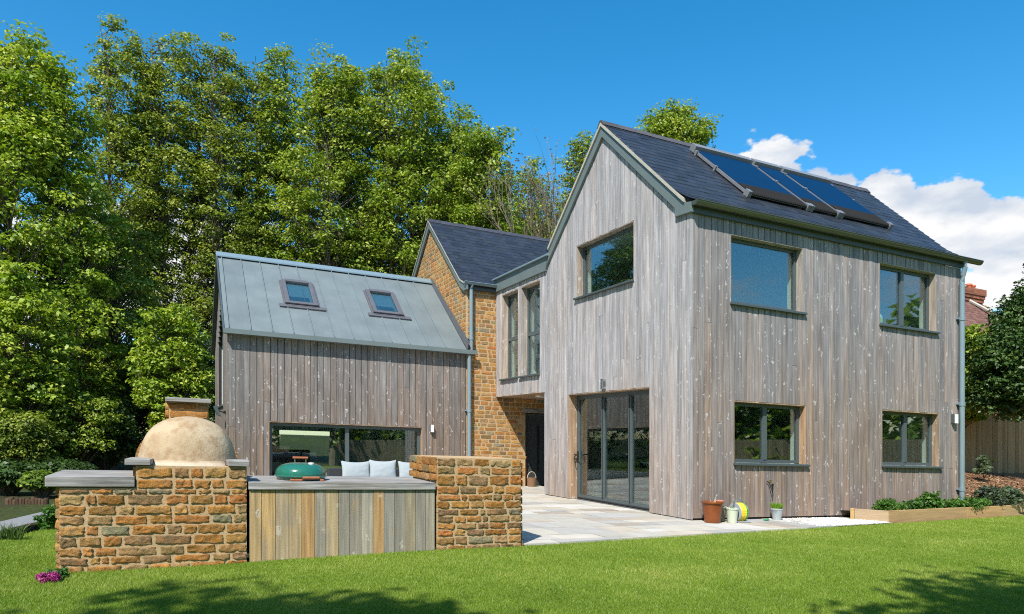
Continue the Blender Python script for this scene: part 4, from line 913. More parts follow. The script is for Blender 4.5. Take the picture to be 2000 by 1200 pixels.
# sofa with cushions behind the counter
t = thing('outdoor_sofa', 'low dark woven sofa behind the counter holding pale cushions', 'sofa', (-5.2, 3.4, 0))
mb = MB(); mb.box(-6.1, -4.2, 2.75, 3.6, 0.06, 0.40); mb.build('seat_frame', 'sofa', t, bevel=0.01)
mb = MB(); mb.box(-6.1, -4.2, 3.45, 3.6, 0.402, 0.74); mb.build('backrest', 'sofa', t, bevel=0.01)
mb = MB(); mb.box(-6.05, -4.25, 2.76, 3.42, 0.403, 0.52); mb.build('seat_pad', 'cushion', t, bevel=0.02)
def cushion(u, v, z, w, h, label, tilt, rot):
    N = 18; pts = {}; mb = MB()
    for sd in (-1, 1):
        for i in range(N+1):
            for j in range(N+1):
                s, q_ = 2*i/N-1, 2*j/N-1
                puff = ((1-s**2)*(1-q_**2))**0.42*0.085
                pinch = 1-0.07*((1-abs(s)**2)*(abs(q_)**3)); pinch2 = 1-0.07*((1-abs(q_)**2)*(abs(s)**3))
                wr = 0.007*mnoise.noise((s*3.5+u*5, q_*3.5, sd*3))*(1-max(abs(s), abs(q_))**8)
                a = s*w/2*pinch2; c = (q_*0.5+0.5)*h*pinch+h*0.03*(abs(s)**4)*(1 if q_ > 0 else -0.4)*max(0, q_)
                d = sd*(puff+wr)
                yy = d+c*tilt; x = a*math.cos(rot)-yy*math.sin(rot); yv = a*math.sin(rot)+yy*math.cos(rot)
                pts[(sd, i, j)] = mb.pts([(u+x, v+yv, z+c-abs(d)*0.05)])
        for i in range(N):
            for j in range(N): mb.idx(0, [(pts[(sd, i, j)], pts[(sd, i+1, j)], pts[(sd, i+1, j+1)], pts[(sd, i, j+1)])])
    o = mb.build('cushion', 'cushion', None, smooth=True, base=(u, v, z), sharp=80); return tag(o, label, 'cushion', 'cushions on the outdoor sofa')
cushion(-5.61, 3.16, 0.52, 0.58, 0.37, 'pale cushion at the left, nearest the barbecue', 0.25, 0.04)
cushion(-5.08, 3.15, 0.52, 0.55, 0.40, 'middle pale cushion, the tallest of the three', 0.22, -0.05)
cushion(-4.50, 3.16, 0.52, 0.52, 0.385, 'pale cushion half hidden by the square stone wall', 0.24, 0.03)

# ================================================================ POTS AND SMALL THINGS BY THE LONG WALL
def pot(name, label, u, v, r0, r1, h, mat, rim=0.02, soil=True, z=0.0, group=None, rimh=0.03, n=32):
    t = thing(name, label, 'flower pot', (u, v, z), group)
    mb = MB(); mb.lathe([(0, z), (r0, z), (r0+(r1-r0)*0.5, z+h*0.5), (r1, z+h-rimh), (r1+rim, z+h-rimh*0.85), (r1+rim, z+h), (r1+rim*0.3, z+h), (r1-0.015, z+h-0.02), (r1-0.03, z+h-0.06), (0, z+h-0.055)], (u, v, 0), n); mb.build('pot_body', mat, t, smooth=True, sharp=40)
    mb = MB(); mb.lathe([(0, 0.015), (r1-0.028, 0.0)], (u, v, z+h-0.045), 20); mb.build('compost', 'soil', t); return t
GP = 'flower pots against the long timber wall'
pot('flower_pot', 'large brown glazed pot, the biggest of the row by the wall', 0.195, -0.36, 0.145, 0.185, 0.385, 'terracotta', 0.025, group=GP)
pot('flower_pot', 'dull moss green pot half hidden behind the big brown pot', 0.50, -0.20, 0.10, 0.135, 0.28, 'dullpot', 0.012, group=GP)
pot('flower_pot', 'small pink clay pot set on the moss green one', 0.50, -0.20, 0.045, 0.075, 0.11, 'pinkpot', 0.012, z=0.281, group=GP)
pt_ = pot('flower_pot', 'small pale green glazed pot beside the hose reel', 0.56, -0.48, 0.085, 0.108, 0.275, 'celadon', 0.01, group=GP)
zp = pot('flower_pot', 'grey zinc pot full of bright green grass', 1.955, -0.20, 0.078, 0.115, 0.225, 'zincpot', 0.006, group=GP)
mb = MB()
for (du, dv, l) in ((-.03, .0, .07), (.05, .02, .10), (.02, -.05, .06)): mb.tube([(0.195+du, -0.36+dv, 0.33), (0.195+du*1.6, -0.36+dv, 0.39+l*0.5), (0.195+du*2.4, -0.36+dv, 0.40+l)], [0.006, 0.005, 0.002], 5)
o = mb.build('dead_plant', 'pale_cane', None, base=(0.195, -0.36, 0.34)); tag(o, 'dry bare stalks standing in the big brown pot', 'dead plant')
# hose reel
t = thing('hose_reel', 'grey hose reel wound with yellow hose beside the pale green pot', 'hose reel', (0.80, -0.38, 0))
hc = (0.80, -0.38, 0.185); mb = MB()
for k in range(7):
    for j in range(2):
        rr = 0.085+0.025*j+0.012*k*0 + 0.045*(1 if j else 0); xo = hc[0]-0.055+k*0.019
        ring = [(xo, hc[1]+rr*math.cos(a), hc[2]+rr*math.sin(a)*1.08) for a in np.linspace(0, 2*PI, 25)]
        mb.tube(ring, 0.011, 6, cap=False)
mb.build('hose', 'yellow', t, smooth=True)
for xo in (-0.085, 0.085):
    mb = MB(); mb.lathe([(0.0, -0.008), (0.175, -0.008), (0.18, 0), (0.175, 0.008), (0.0, 0.008)], (hc[0]+xo, hc[1], hc[2]), 26, axis='u')
    mb.build('drum_flange', 'greyplastic' if xo < 0 else 'greenplastic', t, smooth=True)
mb = MB(); mb.tube([(hc[0]-0.12, hc[1]-0.05, 0.02), (hc[0]-0.125, hc[1], 0.19), (hc[0]-0.10, hc[1], 0.38), (hc[0]-0.05, hc[1], 0.42), (hc[0]+0.05, hc[1], 0.42), (hc[0]+0.10, hc[1], 0.38), (hc[0]+0.13, hc[1], 0.19), (hc[0]+0.14, hc[1]-0.03, 0.02)], 0.013, 8); mb.build('carry_handle', 'chrome', t, smooth=True)
mb = MB(); mb.tube([(hc[0]-0.14, hc[1]-0.16, 0.015), (hc[0]+0.15, hc[1]-0.16, 0.015), (hc[0]+0.15, hc[1]+0.14, 0.015), (hc[0]-0.14, hc[1]+0.14, 0.015), (hc[0]-0.14, hc[1]-0.16, 0.015)], 0.014, 6); mb.build('base_frame', 'greyplastic', t)
mb = MB(); mb.lathe([(0.0, 0), (0.05, 0), (0.055, 0.05), (0.02, 0.07), (0, 0.07)], (hc[0]-0.16, hc[1]-0.04, 0.16), 14, axis='u'); mb.build('hub', 'white', t, smooth=True)
# garden tap and the loose hose connector
t = thing('garden_tap', 'brass garden tap with a short black hose tail on the wall', 'tap', (1.93, 0.0, 0.70))
mb = MB(); mb.tube([(1.93, 0.0, 0.735), (1.93, -0.09, 0.735), (1.93, -0.12, 0.70)], 0.014, 8); mb.box(1.90, 1.96, -0.075, -0.055, 0.76, 0.775); mb.build('tap_body', 'brass', t, smooth=True)
mb = MB(); mb.tube([(1.93, -0.12, 0.70), (1.925, -0.12, 0.62), (1.94, -0.10, 0.52)], [0.02, 0.017, 0.012], 8); mb.tube([(1.86, -0.03, 0.75), (1.90, -0.05, 0.72), (1.92, -0.11, 0.60)], 0.011, 6); mb.build('hose_tail', 'black', t, smooth=True)
mb = MB(); mb.tube([(1.52, -0.29, 0.015), (1.60, -0.31, 0.015)], [0.014, 0.018], 8); mb.tube([(1.58, -0.31, 0.015), (1.66, -0.29, 0.015)], [0.022, 0.012], 8)
o = mb.build('hose_connector', 'greenplastic', None, smooth=True, base=(1.58, -0.3, 0)); tag(o, 'small green hose connector lying on the paving edge', 'hose connector')
# basket and stick by the side door
t = thing('basket', 'round wicker basket with a tall handle beside the side door', 'basket', (1.14, 8.96, 0))
mb = MB(); mb.lathe([(0, 0), (0.125, 0.0), (0.14, 0.13), (0.155, 0.27), (0.135, 0.27), (0.12, 0.03), (0, 0.03)], (1.14, 8.96, 0), 22); mb.build('bowl', 'wicker', t, smooth=True)
mb = MB(); mb.tube([(1.14+0.145*math.cos(a), 8.96, 0.26+0.19*math.sin(a)) for a in np.linspace(0, PI, 14)], 0.012, 6); mb.build('handle', 'pale_cane', t, smooth=True)
mb = MB(); mb.tube([(1.14, 9.27, 0.02), (1.10, 9.33, 0.95)], [0.018, 0.022], 6); o = mb.build('walking_stick', 'handlewood', None, base=(1.14, 9.27, 0.0)); tag(o, 'dark stick leaning inside the side doorway', 'walking stick')

# ================================================================ PLANTER
t = thing('raised_planter', 'long low planter of new timber sleepers along the lawn edge', 'planter', (6.5, -0.4, -0.02))
mb = MB(); P0, P1 = (4.30, -0.89), (10.6, -0.06)
def plank(a, b, th, z0, z1, c, name_mb):
    d = Vector((b[0]-a[0], b[1]-a[1], 0)).normalized(); n = Vector((-d.y, d.x, 0))*th
    name_mb.hexa([(a[0], a[1], z0), (b[0], b[1], z0), (b[0]+n.x, b[1]+n.y, z0), (a[0]+n.x, a[1]+n.y, z0), (a[0], a[1], z1), (b[0], b[1], z1), (b[0]+n.x, b[1]+n.y, z1), (a[0]+n.x, a[1]+n.y, z1)], c)
mid = (7.45, -0.475); mid2 = (9.2, -0.245)
plank(P0, mid, 0.06, -0.06, 0.215, (0.42, 0.27, 0.13), mb); plank((mid[0]+.004, mid[1]), mid2, 0.06, -0.06, 0.213, (0.45, 0.28, 0.12), mb); plank((mid2[0]+.004, mid2[1]), P1, 0.06, -0.06, 0.216, (0.43, 0.29, 0.14), mb)
mb.build('front_sleeper', 'sleeper', t, bevel=0.004)
mb = MB(); plank((3.90, -0.40), (4.292, -0.885), 0.06, -0.06, 0.215, (0.40, 0.29, 0.18), mb); plank((3.86, -0.33), (3.897, -0.396), 0.08, -0.06, 0.222, (0.46, 0.30, 0.12), mb); e_ = mb.build('end_sleeper', 'sleeper', t, bevel=0.004)
mb = MB(); mb.face([(3.95, -0.38, 0.15), (4.33, -0.84, 0.15), (10.6, -0.02, 0.17), (10.6, 0.3, 0.2), (8.0, -0.005, 0.15), (3.95, -0.005, 0.15)]); mb.build('soil', 'soil', t)

# ================================================================ VEGETATION
def leaf_soup(C, N, size, wid=0.62, fold=0.18):
    """diamond leaves: centres C (n,3), normals N (n,3), sizes (n,)"""
    n = len(C); N = N/np.linalg.norm(N, axis=1, keepdims=True)
    r = NR.normal(size=(n, 3)); T = np.cross(N, r); T /= np.linalg.norm(T, axis=1, keepdims=True)+1e-9; B = np.cross(N, T)
    s = size[:, None]
    a = C - T*s*0.5; b = C + B*s*wid*0.5 + N*s*fold; c = C + T*s*0.5; d = C - B*s*wid*0.5 + N*s*fold
    return np.stack([a, b, c, d], 1).reshape(-1, 3)
def clusters_to_leaves(cl, per, size, flat=0.55, tilt=0.75, tone=0.17):
    """cl: list of (x,y,z,radius,tone)"""
    cl = np.array(cl); n = len(cl)*per; idx = np.repeat(np.arange(len(cl)), per)
    d = NR.normal(size=(n, 3)); d /= np.linalg.norm(d, axis=1, keepdims=True); rad = NR.uniform(0.25, 1.0, n)**0.6
    off = d*rad[:, None]*cl[idx, 3][:, None]; off[:, 2] *= flat
    C = cl[idx, :3]+off
    N = d*0.55 + np.array([0, 0, 0.8]) + NR.normal(0, tilt*0.6, (n, 3))
    s = size*NR.uniform(0.45, 1.5, n)
    t = np.clip(cl[idx, 4]+NR.normal(0, tone, n), 0, 1)
    return leaf_soup(C, N, s), np.stack([t, NR.rand(n), t], 1)
BARK = (0.13, 0.105, 0.075)
def branch_tubes(mb, p0, p1, r0, r1, n=4, sag=0.12, steps=3, col=BARK):
    p0, p1 = Vector(p0), Vector(p1); L = (p1-p0).length
    pts = []
    for i in range(steps+1):
        t = i/steps; q_ = p0.lerp(p1, t); q_ = q_ + Vector((R.uniform(-1, 1), R.uniform(-1, 1), 0))*L*0.05*(0 < i < steps); q_.z += sag*L*math.sin(PI*t)*0.6
        pts.append(q_)
    mb.tube(pts, [r0+(r1-r0)*i/steps for i in range(steps+1)], n, col, cap=False)
def tree(name, label, cat, u, v, z0, H, crown, ncl, per, leaf, mat, tr=0.28, crad=0.55, bias=0.45, stems=1, barkc=BARK, group=None, flat=0.5, tone=0.42, tonev=0.22, branchy=1.0, low=0.15):
    """crown: list of (dx,dy,zc,rx,ry,rz,weight) ellipsoids (heights above z0)"""
    t = thing(name, label, cat, (u, v, z0), group)
    cl = []; wts = [c[6] for c in crown]
    for i in range(ncl):
        c = R.choices(crown, wts)[0]
        while True:
            d = Vector((R.gauss(0, 1), R.gauss(0, 1), R.gauss(0, 1))).normalized(); r = bias+(1-bias)*R.random()**0.7
            # lumpy outline
            r *= 0.86+0.32*mnoise.noise((d.x*2.2+u, d.y*2.2, d.z*3.0+v*0.7))
            p = (u+c[0]+d.x*r*c[3], v+c[1]+d.y*r*c[4], z0+c[2]+d.z*r*c[5])
            if p[2] > z0+0.3: break
        cl.append((p[0], p[1], p[2], crad*R.uniform(0.6, 1.35), min(1, max(0, tone+R.gauss(0, tonev)))))
    mb = MB(); tops = []
    for k in range(stems):
        a = 2*PI*k/max(1, stems)+R.random(); sp = (0.0 if stems == 1 else 0.35)
        bx, by = u+math.cos(a)*sp*0.5, v+math.sin(a)*sp*0.5
        path = []; n = 9
        for i in range(n+1):
            f = i/n; path.append((bx+math.cos(a)*sp*f*3.0+R.uniform(-.10, .10)*f*2, by+math.sin(a)*sp*f*3.0+R.uniform(-.10, .10)*f*2, z0-0.1+(H*0.93+0.1)*f))
        rr = [tr*(1.25 if i == 0 else 1.0)*(1-0.93*(i/n)**0.9)/(1 if stems == 1 else 1.4) for i in range(n+1)]
        mb.tube(path, rr, 9, barkc, cap=False); tops.append(path)
    mb.build('trunk', 'bark', t, smooth=True)
    mb = MB()
    for c in cl:
        if R.random() > branchy: continue
        path = min(tops, key=lambda pa: (pa[5][0]-c[0])**2+(pa[5][1]-c[1])**2)
        dh = math.hypot(c[0]-u, c[1]-v); zb_ = max(z0+H*low, c[2]-dh*R.uniform(0.5, 1.1)-0.3); f = min(0.98, max(0, (zb_-z0)/(H*0.93)))*9; i = min(8, int(f))
        pa = Vector(path[i]).lerp(Vector(path[i+1]), f-i)
        branch_tubes(mb, pa, c[:3], max(0.024, tr*0.24*(1-f/12)), 0.008, 4, -0.08, 3, barkc)
    mb.build('branches', 'bark', t)
    vv, cc = clusters_to_leaves(cl, per, leaf, flat, 0.75)
    fast_mesh('crown', vv, 4, cc, mat, t); return t
def px_tree(name, label, px, top, hw, D, mat, ncl, per, leaf, low=0.12, **kw):
    u, v = ray_uv(px, D); z0 = float(gh(u, min(v, 5))) - 0.15; H = hz(px, top, D)-z0; r = hw/F_PX*D
    crown = kw.pop('crown', None)
    if crown is None:
        crown = [(R.uniform(-.1, .1)*r, 0, H*0.80, r*0.78, r*0.78, H*0.20, 1.25), (R.uniform(-.2, .2)*r, 0, H*0.58, r*1.12, r*1.05, H*0.24, 1.8), (R.uniform(-.2, .2)*r, 0, H*0.30, r*1.15, r*1.1, H*0.26, 1.6)]
    ncl = int(ncl*1.45)
    return tree(name, label, 'tree', u, v, z0, H, crown, ncl, per, leaf, mat, low=low, **kw)
GT = 'tall trees behind the house'
# the bright maple at the left edge, nearest of the row
px_tree('maple_tree', 'bright green maple at the left edge, the nearest of the tall trees', 62, 48, 150, 27, 'maple', 520, 77, 0.155, tr=0.26, crad=0.62, tone=0.67, group=GT, flat=0.42, stems=2)
px_tree('tall_tree', 'slender olive green tree with the highest thin top of the row', 250, 18, 92, 35, 'olive', 430, 67, 0.144, tr=0.24, crad=0.58, tone=0.51, group=GT, stems=2)
px_tree('tall_tree', 'olive green tree with a feathery top, right of the highest tree', 345, 30, 88, 36, 'olive', 420, 67, 0.144, tr=0.24, crad=0.58, tone=0.53, group=GT, stems=2)
px_tree('tall_tree', 'mid green tree above the left end of the zinc roof', 448, 66, 85, 37, 'olive', 430, 67, 0.144, tr=0.24, crad=0.6, tone=0.49, group=GT, stems=2)
px_tree('tall_tree', 'narrow green tree with two pointed tips between broader crowns', 535, 66, 75, 38, 'sycamore', 420, 67, 0.155, tr=0.24, crad=0.6, tone=0.59, group=GT, stems=2)
px_tree('sycamore_tree', 'broad green sycamore behind the middle of the zinc roof', 655, 76, 105, 37, 'sycamore', 560, 73, 0.162, tr=0.3, crad=0.66, tone=0.62, group=GT, stems=2)
px_tree('sycamore_tree', 'broadest round topped sycamore behind the stone gable', 790, 72, 122, 38, 'sycamore', 640, 73, 0.162, tr=0.3, crad=0.68, tone=0.65, group=GT, stems=2)
px_tree('sycamore_tree', 'lower green sycamore just left of the bare tree', 945, 222, 88, 36, 'sycamore', 420, 73, 0.155, tr=0.24, crad=0.62, tone=0.57, group=GT)
px_tree('tall_tree', 'thin topped tree rising beside the timber gable peak', 1135, 232, 62, 41, 'olive', 330, 67, 0.144, tr=0.22, crad=0.6, tone=0.47, group=GT)
px_tree('sycamore_tree', 'round green crown showing over the long slate ridge', 1316, 222, 84, 46, crown=[(0, 0, 20.3, 2.7, 2.6, 2.3, 1.0), (0.2, 0, 15.5, 3.0, 3.0, 4.5, 1.0)], mat='sycamore', ncl=460, per=73, leaf=0.170, tr=0.3, crad=0.72, tone=0.69, group=GT)
px_tree('sycamore_tree', 'mid green sycamore filling the dip before the lower one by the bare tree', 890, 185, 72, 40, 'sycamore', 380, 74, 0.162, tr=0.24, crad=0.62, tone=0.57, group=GT)
px_tree('tall_tree', 'olive green tree close behind the bare brown one', 1040, 300, 66, 44, 'olive', 330, 74, 0.15, tr=0.24, crad=0.6, tone=0.53, group=GT)
# second row and understorey
GU = 'smaller trees and shrubs under the tall trees'
def low_tree(label, px, top, hw, D, mat, ncl, per, leaf, name='young_tree', **kw):
    u, v = ray_uv(px, D); z0 = float(gh(u, min(v, 5)))-0.15; H = hz(px, top, D)-z0; r = hw/F_PX*D
    crown = [(0, 0, H*0.55, r, r, H*0.46, 1.0)]
    return tree(name, label, 'tree' if 'tree' in name else 'shrub', u, v, z0, H, crown, ncl, per, leaf, mat, tr=kw.pop('tr', 0.12), low=0.06, group=GU, **kw)
low_tree('leafy yellow green young tree right behind the oven chimney', 335, 575, 78, 27, 'maple', 190, 77, 0.137, crad=0.5, tone=0.52, flat=0.4)
low_tree('young olive tree with tiered branches left of the oven', 225, 400, 90, 30, 'olive', 260, 73, 0.137, crad=0.52, tone=0.50, flat=0.4)
low_tree('bright green low maple boughs at the far left over the lawn', 30, 480, 110, 24, 'maple', 240, 77, 0.144, crad=0.5, tone=0.62, flat=0.38)
low_tree('green bush with light leaf tips low behind the left coping slab', 150, 760, 80, 25, 'sycamore', 120, 73, 0.122, crad=0.42, tone=0.5, flat=0.45)
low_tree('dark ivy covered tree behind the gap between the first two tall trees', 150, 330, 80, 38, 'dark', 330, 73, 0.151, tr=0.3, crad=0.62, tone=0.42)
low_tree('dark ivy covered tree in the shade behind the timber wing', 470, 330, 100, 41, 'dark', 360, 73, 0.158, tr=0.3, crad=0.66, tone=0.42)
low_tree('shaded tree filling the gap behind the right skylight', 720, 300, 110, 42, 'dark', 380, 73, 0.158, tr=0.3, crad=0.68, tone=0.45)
low_tree('green tree behind the slate roof of the stone middle', 885, 225, 105, 41, 'sycamore', 300, 73, 0.158, tr=0.25, crad=0.66, tone=0.38)
low_tree('olive shrub tree behind the bare tree', 1075, 345, 85, 43, 'olive', 220, 67, 0.144, tr=0.15, crad=0.6, tone=0.36)
low_tree('dark shrub filling the ground behind the oven', 265, 700, 100, 33, 'dark', 200, 77, 0.122, name='shrub', crad=0.5, tone=0.40)
low_tree('dark shrub beside the wing gable at the end of the row', 395, 640, 85, 32, 'dark', 200, 77, 0.122, name='shrub', crad=0.5, tone=0.46)
low_tree('dark evergreen shrub behind the path at the left edge', 15, 790, 75, 29, 'dark', 150, 77, 0.115, name='shrub', crad=0.45, tone=0.36)
low_tree('pale flecked olive shrub seen beyond the path', 70, 880, 48, 33, 'olive', 110, 77, 0.108, name='shrub', crad=0.4, tone=0.75)
low_tree('dark low shrub right above the left coping slab', 120, 905, 60, 22, 'dark', 120, 77, 0.094, name='shrub', crad=0.34, tone=0.34)
low_tree('olive bush with lit tips filling the ground at the far left', 35, 800, 70, 23, 'olive', 150, 70, 0.11, name='shrub', crad=0.4, tone=0.34)
low_tree('dark bush behind the long coping slab and left of the oven', 205, 790, 70, 26, 'dark', 150, 70, 0.12, name='shrub', crad=0.4, tone=0.34)
low_tree('mid green bush between the first shrubs near the path', 105, 850, 60, 27, 'sycamore', 130, 70, 0.11, name='shrub', crad=0.4, tone=0.26)
low_tree('low ivy green bush beyond the path, nearest the left edge', 18, 905, 44, 17, 'dark', 110, 60, 0.10, name='shrub', crad=0.3, tone=0.40)
low_tree('low leafy bush beyond the path, just left of the coping slab', 84, 925, 34, 16.5, 'sycamore', 90, 60, 0.09, name='shrub', crad=0.26, tone=0.22)
# bare tree left of the timber gable
def bare_tree(px, top, D):
    u, v = ray_uv(px, D); z0 = float(gh(u, 5)); H = hz(px, top, D)-z0
    t = thing('bare_tree', 'leafless brown tree left of the timber gable peak', 'tree', (u, v, z0), GT); tw = MB(); tk = MB(); buds = []
    def grow(p, d, L, r, dep):
        d = d.normalized(); q_ = p+d*L; (tk if dep < 2 else tw).tube([p, p.lerp(q_, 0.5)+Vector((R.uniform(-1, 1), R.uniform(-1, 1), 0))*L*0.05, q_], [r, r*0.85, r*0.65], 5 if dep < 2 else 4, (0.22, 0.17, 0.12), cap=False)
        if dep >= 6:
            buds.append((q_.x, q_.y, q_.z, 0.16, R.random())); return
        for k in range(3 if dep < 4 else 2):
            nd = d+Vector((R.uniform(-1, 1), R.uniform(-1, 1), R.uniform(0.0, 0.75)))*0.55; nd.z = max(nd.z, 0.25)
            grow(p.lerp(q_, R.uniform(0.6, 1.0)), nd, L*R.uniform(0.62, 0.85), r*0.6, dep+1)
    for k in range(3): grow(Vector((u+R.uniform(-.5, .5), v+R.uniform(-.5, .5), z0)), Vector((R.uniform(-.25, .25), R.uniform(-.25, .25), 1)), H*0.30, 0.16, 0)
    tk.build('trunk', 'bark', t); tw.build('twigs', 'bark', t)
    vv, cc = clusters_to_leaves(buds, 3, 0.10, 1.0); fast_mesh('buds', vv, 4, cc, 'twig', t)
bare_tree(1062, 285, 36)

# right hand side: fence, laurel, vine, neighbour
FV = 4.45
t = thing('timber_fence', 'tall dark timber board fence behind the bark bank', 'fence', (16, FV, 0.85))
mb = MB(); u = 8.3
while u < 26:
    w = R.uniform(0.13, 0.15); k = R.uniform(0.75, 1.2); z = float(gh(u, FV)); mb.box(u, u+w, FV+R.uniform(-.008, .008), FV+0.03, z-0.1, z+1.98+R.uniform(-.01, .01), (0.36*k, 0.225*k, 0.105*k)); u += w+0.008
mb.build('boards', 'fence_wood', t)
mb = MB()
for z in (1.1, 1.9, 2.6): mb.box(8.3, 26, FV+0.05, FV+0.10, z, z+0.09, (0.3, 0.2, 0.12))
mb.build('rails', 'fence_wood', t)
def bush(name, label, u, v, z0, parts, ncl, per, leaf, mat, cat='shrub', tone=0.45, crad=0.3, flat=0.7, group=None, stems=1.0, rootz=0.0, tonev=0.2):
    t = thing(name, label, cat, (u, v, z0), group); cl = []; mb = MB(); wts = [p[3]*p[4]*p[5] for p in parts]
    for i in range(ncl):
        c = R.choices(parts, wts)[0]; d = Vector((R.gauss(0, 1), R.gauss(0, 1), R.gauss(0, 1))).normalized(); r = 0.35+0.65*R.random()**0.6; r *= 0.9+0.3*mnoise.noise((d.x*2+u, d.y*2, d.z*2+v))
        p = (u+c[0]+d.x*r*c[3], v+c[1]+d.y*r*c[4], max(z0+0.02, z0+c[2]+d.z*r*c[5])); cl.append((*p, crad*R.uniform(0.6, 1.3), min(1, max(0, tone+R.gauss(0, tonev)))))
    zt = max(p[2]+p[5]*0.5 for p in parts)
    for c in cl[:max(4, int(ncl*stems/3))]: branch_tubes(mb, (u+R.uniform(-.1, .1)*crad, v+R.uniform(-.1, .1)*crad, z0-0.02+rootz), c[:3], max(0.006, 0.012*zt), 0.004, 4, 0.0, 3, (0.06, 0.045, 0.03))
    if rootz: mb.tube([(u, v, z0-0.2), (u+0.03, v, z0+rootz*0.5), (u, v, z0+rootz+0.05)], [0.11, 0.09, 0.06], 8, (0.06, 0.045, 0.03))
    mb.build('stems', 'bark', t); vv, cc = clusters_to_leaves(cl, per, leaf, flat, 0.9); fast_mesh('foliage', vv, 4, cc, mat, t); return t
def px_base(px, D): return ray_uv(px, D)
u, v = px_base(1992, 22.2); dv = v-FV-0.6
bush('laurel_tree', 'big dark evergreen with glossy leaves above the fence at the right edge', u, FV+0.6, 0.9, [(0, dv, 3.2, 1.45, 1.0, 1.6, 1), (0.6, dv+0.3, 4.6, 0.9, 0.9, 1.2, 1), (-0.75, dv+0.2, 3.1, 0.85, 0.8, 1.25, 1), (-0.3, dv+0.4, 2.2, 1.2, 0.6, 0.5, 0.5)], 600, 44, 0.12, 'dark', 'tree', 0.48, 0.36, 0.7, stems=0.02, rootz=2.15)
u, v = px_base(2035, 22.5); dv = v-FV-0.6
bush('laurel_tree', 'second dark evergreen rising highest at the right edge', u, FV+0.6, 0.9, [(0, dv, 3.9, 1.1, 1.0, 2.2, 1), (-0.2, dv, 5.6, 0.55, 0.55, 1.1, 1)], 320, 44, 0.12, 'dark', 'tree', 0.42, 0.34, 0.7, stems=0.02, rootz=2.15)
u, v = px_base(1908, 23.0); dv = v-FV-0.6
bush('shrub', 'lighter green shrub beside the long downpipe above the fence', u, FV+0.6, 0.9, [(0, dv, 2.7, 0.65, 0.6, 1.0, 1), (0.1, dv, 3.5, 0.55, 0.5, 0.9, 1), (-0.1, dv, 4.1, 0.5, 0.45, 0.65, 1)], 200, 44, 0.12, 'sycamore', 'shrub', 0.55, 0.30, 0.6, stems=0.08, rootz=2.0)
u, v = px_base(1932, 23.0)
bush('vine', 'bright green vine spilling over the top of the fence', u, FV-0.12, 2.3, [(-0.4, 0, 0.62, 0.75, 0.2, 0.28, 1), (0.6, 0, 0.55, 0.6, 0.18, 0.26, 1), (-1.1, 0.0, 0.35, 0.4, 0.15, 0.3, 1)], 70, 34, 0.14, 'maple', 'climber', 0.62, 0.2, 0.6)
bush('weed', 'pale leaved sapling in front of the shaded fence', *ray_uv(1922, 21.8), 0.72, [(0, 0, 0.38, 0.32, 0.2, 0.34, 1)], 20, 20, 0.10, 'sage', 'plant', 0.6, 0.12)
# neighbour's roof and chimney
u, v = px_base(1893, 44); zc_ = hz(1893, 622, 44)
t = thing('neighbour_house', 'old house behind the shrubs with a red brick chimney and tiled roof', 'house', (u, v, 0))
zr_ = hz(1900, 588, 44)
mb = MB(); mb.prism([(u-3.2, v-2.6, 1.0), (u-3.2, v-2.6, zr_-2.9), (u-3.2, v+0.2, zr_-0.05), (u-3.2, v+3.0, zr_-2.9), (u-3.2, v+3.0, 1.0)], (5.2, 0, 0), (0.26, 0.11, 0.065)); mb.build('wall', 'old_brick', t)
mb = MB(); n = 16
for i in range(n):
    f0, f1 = i/n, (i+1)/n+0.01; k0 = 2.95
    x = u-3.6
    while x < u+2.3-1.0*f0*2:
        k = R.uniform(0.7, 1.2); y0, y1 = v-2.75+k0*f0, v-2.75+k0*f1; z0_, z1_ = zr_-3.05+3.05*f0, zr_-3.05+3.05*f1
        mb.hexa([(x, y0, z0_), (x+0.27, y0, z0_), (x+0.27, y1, z1_-0.03), (x, y1, z1_-0.03), (x, y0, z0_+0.05), (x+0.27, y0, z0_+0.05), (x+0.27, y1, z1_+0.02), (x, y1, z1_+0.02)], (0.17*k, 0.085*k, 0.065*k)); x += 0.29
mb.prism([(u-3.6, v+0.2, zr_), (u-3.6, v+3.1, zr_-3.05), (u-3.6, v+3.1, zr_-3.0), (u-3.6, v+0.2, zr_+0.05)], (5.2, 0, 0), (0.17, 0.085, 0.065))
mb.build('roof', 'rooftile', t)
mb = MB(); mb.tube([(u+0.15, v+0.15, zr_+0.08), (u+1.2, v-1.3, zr_-1.15)], 0.10, 6); mb.build('hip_mortar', 'verge', t)
cu, cv = u+0.55, v+0.6; zt_ = hz(1912, 562, 44)
mb = MB()
nz = 22
for i in range(nz):
    z = zr_-1.4+(zt_-zr_+1.4)*i/nz; h = (zt_-zr_+1.4)/nz; e = 0.0 if i < 14 else (0.05 if i in (14, 15) else (0.10 if i < 18 else 0.15))
    for j in range(7):
        k = R.uniform(0.6, 1.25); a = cu-0.95-e+(1.9+2*e)*j/7; mb.box(a+0.008, a+(1.9+2*e)/7-0.008, cv-0.5-e, cv+0.5+e, z+0.006, z+h, (0.27*k, 0.105*k, 0.06*k))
c_ = mb.build('chimney', 'old_brick', t)
mb = MB(); mb.box(cu-0.9, cu+0.9, cv-0.46, cv+0.46, zr_-1.4, zt_-0.02); mb.build('mortar', 'mortar', c_)
